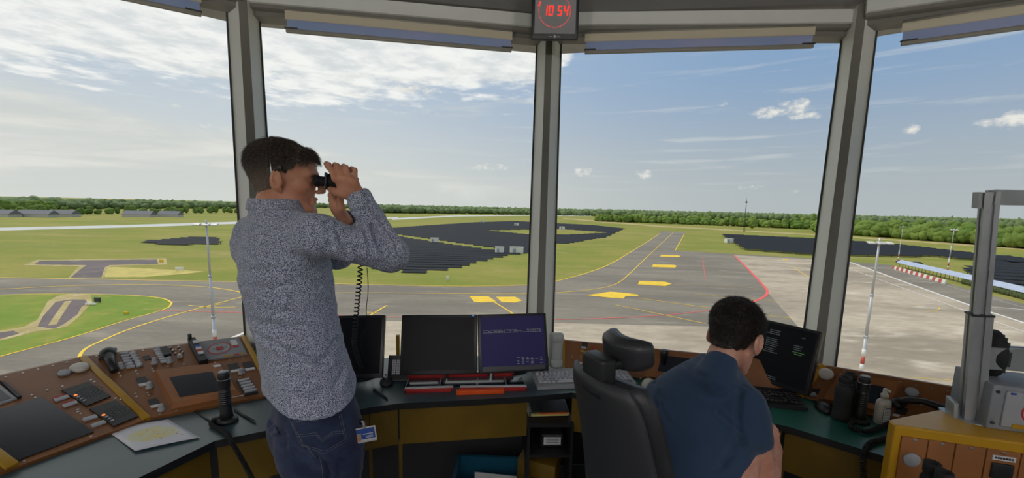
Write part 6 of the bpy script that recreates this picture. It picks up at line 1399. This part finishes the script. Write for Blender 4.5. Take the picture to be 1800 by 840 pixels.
# collar
nb = J(481, 366, 1.42)
ct = J(484, 350, 1.42); S.loft([sl(485, 369, 1.42, .106, .09), sl(484, 350, 1.42, .090, .079)], .003, 2.0); S.cap(ct+V(.004, 0, .12), ct+V(.012, .004, .02), .068, .062, .003, True)
sv, sf = S.mesh(.0036); sv = relax(sv, sf, 1)
sv = nz(sv, sf, .0045, 11, 3, (1, 1, 2.2)); sv = nz(sv, sf, .0016, 34, 9, (1, 1, 1.6))
sv = creases(sv, sf, [([(655, 398), (661, 418), (672, 445)], .008, .007), ([(668, 385), (690, 415), (700, 440)], .007, .005), ([(640, 402), (648, 425), (652, 448)], .007, .004), ([(590, 400), (600, 425), (610, 450)], .009, .004), ([(575, 395), (583, 430)], .01, .003),
                      ([(640, 345), (650, 352), (640, 368), (622, 372)], .005, .005), ([(650, 362), (662, 380), (668, 392)], .006, .004), ([(565, 472), (590, 480), (598, 500), (602, 560)], .008, .005), ([(600, 550), (590, 600), (560, 640)], .012, .004), ([(612, 610), (604, 650), (590, 680)], .01, .004),
                      ([(448, 585), (480, 602), (530, 628), (575, 636)], .010, .006), ([(425, 500), (470, 508), (520, 500)], .010, .003), ([(412, 470), (450, 476), (500, 470)], .010, .003), ([(440, 560), (480, 572), (540, 574)], .010, .003), ([(452, 640), (500, 660), (560, 668)], .012, .004),
                      ([(434, 372), (470, 376), (520, 374), (560, 384)], .006, .003), ([(425, 420), (460, 400), (520, 392)], .012, .002), ([(455, 690), (500, 700), (560, 700)], .012, .0025), ([(460, 540), (500, 548), (560, 540)], .012, .002), ([(540, 400), (548, 450), (560, 500)], .014, .002)])
shirt = mesh_obj('shirt', sv, sf, M['speckled_cotton'], man)
# jeans
S = Sdf()
S.loft([sl(566, 815, 1.40, .182, .132), sl(563, 780, 1.40, .190, .142), sl(560, 748, 1.40, .188, .142), sl(556, 715, 1.40, .178, .132), sl(552, 690, 1.40, .165, .122), sl(549, 660, 1.40, .155, .115)], .03, 2.3)
S.ell(hipc+sdv*.085-fwd*.04+V(0, 0, -.03), (.10, .10, .11), None, .05); S.ell(hipc-sdv*.085-fwd*.04+V(0, 0, -.03), (.10, .10, .11), None, .05)
for h_, k_, a_ in ((hipL, kneeL, ankL), (hipR, kneeR, ankR)): S.cap(h_+V(0, 0, -.02), k_, .097, .072, .016); S.cap(k_, a_+V(0, 0, .0), .07, .056, .02)
jv, jf = S.mesh(.0045); jv = relax(jv, jf, 1); jv = nz(jv, jf, .004, 14, 5, (1, 1, .7)); jv = creases(jv, jf, [([(475, 745), (500, 762), (540, 785)], .008, .005), ([(470, 735), (480, 755), (505, 780)], .008, .004), ([(560, 800), (575, 815), (580, 835)], .008, .006), ([(600, 800), (640, 790), (660, 775)], .009, .003), ([(520, 790), (560, 810)], .008, .004)])
jeans = mesh_obj('jeans', jv, jf, M['denim'], man)
TJ = tree_of(jv, jf)
def surf_tube(T_, pix, r, name, m_, par, off=.0012, sm=1):
    pts = []
    P = [V(*p, 0) for p in pix]; P = smooth_line(P, sm) if sm else P
    for a, b_ in zip(P[:-1], P[1:]):
        k = max(1, int(np.linalg.norm(b_-a)/5))
        for i in range(k):
            q = a+(b_-a)*i/k; h_, n_ = proj(T_, q[0], q[1], off)
            if h_ is not None: pts.append(h_)
    h_, n_ = proj(T_, P[-1][0], P[-1][1], off)
    if h_ is not None: pts.append(h_)
    if len(pts) < 2: return
    mb = MB(); mb.tube(pts, r, 5); return mb.build(name, M[m_], par)
def surf_patch(T_, pix, off, name, m_, par, n=8):
    P = [V(*p) for p in pix]; vs_ = []; 
    for j in range(n+1):
        for i in range(n+1):
            a, b_ = i/n, j/n; q = (P[0]*(1-a)+P[1]*a)*(1-b_)+(P[3]*(1-a)+P[2]*a)*b_; h_, n_ = proj(T_, q[0], q[1], off); vs_.append(h_ if h_ is not None else vs_[-1])
    mb = MB(); mb.add(vs_, [(j*(n+1)+i, j*(n+1)+i+1, (j+1)*(n+1)+i+1, (j+1)*(n+1)+i) for j in range(n) for i in range(n)], 0, True); o = mb.build(name, M[m_], par)
    so = o.modifiers.new('t', 'SOLIDIFY'); so.thickness = .0015; return o
pk = surf_patch(TJ, [(513, 742), (598, 728), (609, 772), (532, 786)], .002, 'back_pocket', 'denim', jeans)
for pp in ([(513, 742), (530, 784), (570, 797), (609, 774), (598, 728), (513, 742)], [(516, 745), (533, 781), (570, 793), (605, 772), (595, 731)], [(525, 764), (555, 760), (566, 772), (585, 758), (603, 757)], [(526, 768), (555, 764), (566, 776), (585, 762), (604, 761)]): surf_tube(TJ, pp, .0007, 'stitching', 'stitch', pk, .004, 0)
surf_tube(TJ, [(560, 800), (566, 820), (568, 840)], .0008, 'seam', 'stitch', jeans); surf_tube(TJ, [(652, 730), (660, 780), (664, 838)], .0008, 'seam', 'stitch', jeans); surf_tube(TJ, [(505, 730), (530, 775), (556, 806)], .0008, 'seam', 'stitch', jeans)
surf_patch(TJ, [(474, 752), (488, 750), (492, 764), (478, 766)], .002, 'front_pocket', 'denim', jeans, 4)
for a_ in (ankL, ankR):
    S = Sdf(); S.cap(a_+V(0, 0, -.03)-fwd*.02, a_+fwd*.15+V(0, 0, -.052), .042, .034, .03); S.cap(a_, a_+V(0, 0, .02), .045, .045, .02)
    v_, f2_ = S.mesh(.006); v_[:, 2] = np.maximum(v_[:, 2], .004); mesh_obj('shoe', v_, f2_, M['shoe_brown'], man)
# hair: long on top, short at the sides
mt = bpy.data.materials.new('hair_mixed'); mt.use_nodes = True; t = NT(mt.node_tree); b = t.n['Principled BSDF']; tcn = t.add('ShaderNodeTexCoord'); sp_ = t.add('ShaderNodeSeparateXYZ'); t.l.new(tcn.outputs['Object'], sp_.inputs[0])
hz = t.m('ADD', sp_.outputs[2], t.m('MULTIPLY', t.noise(tcn.outputs['Object'], 25, 3), .03)); x = t.mix(t.mr(hz, HO[2]+.0, HO[2]+.10), lin((136, 120, 106)), lin((58, 48, 42)))
t.put(b.inputs['Base Color'], t.mix(t.mr(t.noise(tcn.outputs['Object'], 160, 3), .5, .65, 0, .5), x, lin((150, 138, 126)))); b.inputs['Roughness'].default_value = .42; M['hair_mixed'] = mt
def line1(q): x, y, z = q.T; fr_ = np.interp(y, [-.12, -.075, -.03, .0, .02, .045, .07, .1], [-.072, -.064, -.024, .040, .034, .056, .078, .092]); return z > fr_+.004*np.sin(y*260)
def len1(q): x, y, z = q.T; return np.interp(z, [-.06, -.02, .04, .07, .11], [.003, .006, .011, .024, .038])*np.where(y > .05, 1.1, 1)
def dir1(q, r_): return V(q[0]*1.2+r_.normal(0, .12), -.6+r_.normal(0, .15) if q[1] < .05 else .35+r_.normal(0, .25), -.5+r_.normal(0, .14)+max(0, q[2]-.08)*6)
hair(HO, HR, 1.0, man, 'hair', line1, len1, dir1, 7500, 'hair_mixed', 'hair_mixed', 5)
# headset of the standing man
t_ = thing('headset', 'thin headset worn by the standing man with a coiled cord', 'headset', HL(0, -.01, .16))
pts = [HL(.0855*math.cos(a), -.022-.012*math.sin(a), .03+.122*math.sin(a)) for a in np.linspace(-.12, PI+.12, 26)]
mb = MB(); mb.tube(pts, .0028, 8); mb.build('headband', M['steel'], t_)
mb = MB(); mb.tube([p+HR@V(0, -.006, 0) for p in pts[2:-2]], .0035, 8); mb.build('pad_band', M['black_plastic'], t_)
for s_ in (1, -1):
    mb = MB(); mb.box((s_*.090, .004, .046), (.009, .016, .016), frame(HO, HR[:, 0], HR[:, 2]), bev=.004); mb.tube([HL(s_*.089, -.012, .034), HL(s_*.089, .006, .043), HL(s_*.086, .022, .034)], .0026, 8); mb.build('earpiece', M['black_plastic'], t_)
# cords hanging from the headset in front of him, behind his arm
ca = J(628, 372, 1.52); cb_ = J(634, 475, 1.52); cc_ = J(624, 580, 1.56); ce_ = J(618, 640, 1.7)
coil([ca, J(636, 400, 1.60), cb_, J(628, 530, 1.54), cc_, J(622, 612, 1.62), D(640, 660)+V(0, 0, .01)], .0085, 66, .0026, 'coiled_cord', 'black_rubber', t_)
mb = MB(); mb.tube(smooth_line([J(645, 470, 1.55), J(648, 510, 1.55), J(643, 545, 1.56), J(646, 575, 1.6), J(628, 600, 1.68), D(655, 668)+V(0, 0, .01)], 2), .0014, 6); mb.build('thin_cord', M['black_rubber'], t_)
# binoculars in his hands
fv = unit(HR[:, 1]+V(0, 0, -.02)); E1 = HL(.033, .101, .012); t_ = thing('binoculars', 'compact black binoculars held to the eyes of the standing man', 'binoculars', HL(0, .16, 0))
for s_ in (1, -1):
    e0 = HL(s_*.033, .098, .013); Fb_ = frame(e0, V(0, 0, 1), fv); mb = MB()
    mb.lathe([(.017, 0), (.020, .002), (.020, .014), (.0165, .016), (.0165, .036), (.021, .038), (.026, .042), (.028, .06), (.027, .09), (.024, .115), (.026, .12), (.026, .135), (.022, .137)], Fb_, 28); mb.build('barrel', M['black_rubber'], t_)
F0 = frame(HL(0, .098, .013), HR[:, 0], fv); mb = MB(); mb.box((0, .0, .072), (.05, .026, .05), F0, bev=.008); mb.cone(tuple((F0 @ V(0, 0, .035, 1))[:3]), tuple((F0 @ V(0, 0, .06, 1))[:3]), .010, None, 18); mb.build('bridge', M['black_plastic'], t_)
mb = MB(); mb.box((.033, -.0, .040), (.064, .058, .008), F0, bev=.003); mb.build('flange', M['black_plastic'], t_)
# identity badge clipped to the jeans
bp, bn_ = proj(TJ, 628, 742, .012); c_ = J(641, 764, bp[1]-.012); t_ = thing('identity_badge', 'identity badge with a portrait clipped to the jeans of the standing man', 'badge', c_)
u_ = unit(V(.98, .2, 0)); Fb_ = np.eye(4); Fb_[:3, 0] = unit(u_+V(0, 0, .12)); Fb_[:3, 2] = unit(np.cross(Fb_[:3, 0], V(0, 0, 1))); Fb_[:3, 1] = np.cross(Fb_[:3, 2], Fb_[:3, 0]); Fb_[:3, 3] = c_
mat('badge_blue', (52, 84, 160), .4); mat('badge_photo', (150, 150, 150), .5)
mb = MB(); mb.box((0, 0, 0), (.078, .056, .003), Fb_, bev=.002); mb.build('holder', M['white_plastic'], t_)
mb = MB(); mb.box((.0, -.0, .0022), (.070, .048, .001), Fb_); cd_ = mb.build('card', M['badge_blue'], t_)
mb = MB(); mb.box((.0, -.019, .003), (.07, .008, .001), Fb_); mb.box((.012, .004, .003), (.034, .003, .001), Fb_); mb.box((.016, -.004, .003), (.024, .002, .001), Fb_); mb.box((.016, -.009, .003), (.026, .002, .001), Fb_); mb.build('print', M['label_white'], cd_)
mb = MB(); mb.box((-.021, -.004, .0028), (.02, .026, .001), Fb_); pt2 = mb.build('portrait', M['badge_photo'], cd_); mb = MB(); mb.sphere((-.021, -.003, .0035), (.0065, .0085, .001), Fb_); mb.sphere((-.021, -.016, .0033), (.009, .005, .001), Fb_); mb.build('face', M['skin_tan'], cd_)
mb = MB(); mb.tube([c_+V(0, 0, .026), c_+V(-.003, 0, .045), bp+V(0, 0, .006)], .0045, 8); mb.build('clip', M['grey_plastic'], t_); mb = MB(); mb.cone(bp+bn_*.001, bp+bn_*.01, .012, .010, 16); mb.build('reel', M['black_plastic'], t_)

# ------------------------------------------------------------------ SEATED MAN
YW2 = math.atan2(-.42, .907); f2 = V(.42, .907, 0); s2 = V(.907, -.42, 0)
HO2 = J(1290, 596, 1.43); HR2 = rotm((.80, .60), .42, .0)
hip2 = J(1240, 930, 1.20); hip2[2] = .60
sit = thing('person', 'seated man in a navy T-shirt bending over the green worktop', 'person', V(hip2[0], hip2[1], 0))
def sl2(px, py, y, a, b_): c_ = J(px, py, y); return (c_[0], c_[1], c_[2], a, b_, YW2)
Rs2, Re2, Rw2 = J(1311, 710, 1.31), J(1348, 868, 1.27), J(1362, 790, 1.50); Ls2, Le2, Lw2 = J(1162, 700, 1.50), J(1160, 800, 1.62), J(1262, 790, 1.78)
S = Sdf(); H2 = head(S, HO2, HR2, 1.0, .043)
S.cap(H2(0, -.035, -.03), J(1256, 656, 1.41), .042, .052, .03)
S.loft([(hip2[0], hip2[1], .56, .16, .12, YW2), sl2(1240, 840, 1.25, .15, .11), sl2(1242, 770, 1.33, .16, .11), sl2(1244, 715, 1.39, .165, .10), sl2(1246, 680, 1.41, .13, .08), sl2(1250, 660, 1.42, .08, .055)], .03)
S.cap(Rs2, Re2, .050, .040, .03); S.cap(Re2, Rw2, .038, .026, .02); S.cap(Ls2, Le2, .048, .036, .03); S.cap(Le2, Lw2, .034, .025, .02)
mc = [J(1352, 762, 1.53), J(1357, 764, 1.525), J(1361, 768, 1.52), J(1364, 773, 1.515)]
fg = [[J(1353, 748, 1.54), J(1347, 744, 1.56), J(1342, 748, 1.57)], [J(1359, 750, 1.535), J(1354, 745, 1.56), J(1349, 750, 1.575)], [J(1364, 756, 1.53), J(1360, 751, 1.56), J(1355, 756, 1.575)], [J(1367, 763, 1.525), J(1364, 759, 1.55), J(1360, 763, 1.565)]]
hand(S, Rw2, mc, fg, [J(1350, 775, 1.50), J(1347, 763, 1.50), J(1344, 754, 1.52)])
d_ = unit(Lw2-Le2); q0 = Lw2; mc = [q0+d_*.08+V(0, .0, .02*(1.5-i)*.0)+np.cross(d_, V(0, 0, 1))*(.021*(i-1.5)) for i in range(4)]
hand(S, Lw2, mc, [[m_+d_*.035+V(0, 0, .004), m_+d_*.055-V(0, 0, .01), m_+d_*.062-V(0, 0, .028)] for m_ in mc], [q0+d_*.03-np.cross(d_, V(0, 0, 1))*.035, q0+d_*.06-np.cross(d_, V(0, 0, 1))*.05, q0+d_*.085-np.cross(d_, V(0, 0, 1))*.048])
hl, hr_ = hip2-s2*.09, hip2+s2*.09
kl, kr = hl+f2*.42+V(0, 0, -.03), hr_+f2*.42+s2*.06+V(0, 0, -.03); al, ar_ = V(kl[0], kl[1], .09)-f2*.03, V(kr[0], kr[1], .09)-f2*.03
for h_, k_, a_ in ((hl, kl, al), (hr_, kr, ar_)): S.cap(h_, k_, .07, .05, .03); S.cap(k_, a_, .048, .035, .02); S.cap(a_+V(0, 0, -.04), a_+f2*.13+V(0, 0, -.055), .03, .022, .02)
v_, fc = S.mesh(.0036); v_ = relax(v_, fc, 1); mesh_obj('body', v_, fc, M['skin_fair'], sit)
S = Sdf()
S.loft([(hip2[0], hip2[1], .60, .185, .145, YW2), sl2(1222, 850, 1.25, .155, .13), sl2(1226, 790, 1.31, .162, .13), sl2(1236, 740, 1.36, .184, .135), sl2(1240, 702, 1.395, .187, .126), sl2(1242, 678, 1.41, .16, .108), sl2(1248, 657, 1.42, .118, .086), sl2(1255, 640, 1.43, .078, .07), sl2(1262, 630, 1.44, .062, .06)], .03, 2.2)
S.cap(Rs2, Rs2*.63+Re2*.37, .062, .060, .03); S.cap(Ls2, Ls2*.48+Le2*.52, .064, .062, .04); S.cap(Rs2*.50+Re2*.50, Rs2*.3+Re2*.7, .0535, .053, .003, True)
S.cap(H2(0, -.046, -.105), H2(0, -.052, -.155), .056, .072, .025)
tv, tf = S.mesh(.0038); tv = relax(tv, tf, 1); tv = nz(tv, tf, .004, 9, 21, (1, 1, 1.3)); tv = nz(tv, tf, .0012, 30, 2)
tv = creases(tv, tf, [([(1300, 690), (1296, 730), (1302, 775)], .010, .007), ([(1265, 725), (1280, 740), (1298, 755)], .007, .005), ([(1175, 650), (1160, 690), (1152, 740)], .010, .004), ([(1140, 700), (1160, 715), (1175, 740)], .008, .004), ([(1305, 770), (1285, 790), (1270, 815)], .010, .005), ([(1200, 640), (1230, 660), (1270, 668), (1310, 680)], .010, .002), ([(1290, 800), (1260, 825)], .01, .004), ([(1150, 672), (1165, 700)], .007, .004)], .6)
mesh_obj('t_shirt', tv, tf, M['navy_jersey'], sit)
S = Sdf()
S.loft([(hip2[0], hip2[1], .50, .18, .14, YW2), (hip2[0], hip2[1], .58, .178, .14, YW2), (hip2[0]+.0, hip2[1]+.0, .66, .165, .125, YW2)], .03)
for h_, k_, a_ in ((hl, kl, al), (hr_, kr, ar_)): S.cap(h_, k_, .088, .07, .03); S.cap(k_, a_, .068, .055, .02)
v_, fc = S.mesh(.007); mesh_obj('jeans', v_, fc, M['denim'], sit)
for a_ in (al, ar_):
    S = Sdf(); S.cap(a_+V(0, 0, -.03)-f2*.02, a_+f2*.15+V(0, 0, -.052), .042, .034, .03); S.cap(a_, a_+V(0, 0, .02), .045, .045, .02)
    v_, fc = S.mesh(.006); v_[:, 2] = np.maximum(v_[:, 2], .004); mesh_obj('shoe', v_, fc, M['shoe_brown'], sit)
def line2(q): x, y, z = q.T; fr_ = np.interp(y, [-.12, -.075, -.03, .0, .02, .045, .07, .1], [-.052, -.048, -.026, .038, .026, .048, .078, .09]); return z > fr_+.003*np.sin(y*240)
def len2(q): x, y, z = q.T; return np.interp(z, [-.05, -.01, .04, .07, .11], [.004, .008, .013, .02, .030])
def dir2(q, r_): return V(q[0]*2+r_.normal(0, .35), .1+r_.normal(0, .45) if q[2] > .08 else -.25+r_.normal(0, .25), -.6+r_.normal(0, .3)+max(0, q[2]-.08)*8)
hair(HO2, HR2, 1.0, sit, 'hair', line2, len2, dir2, 7000, 'hair_dark', 'hair_dark', 11)
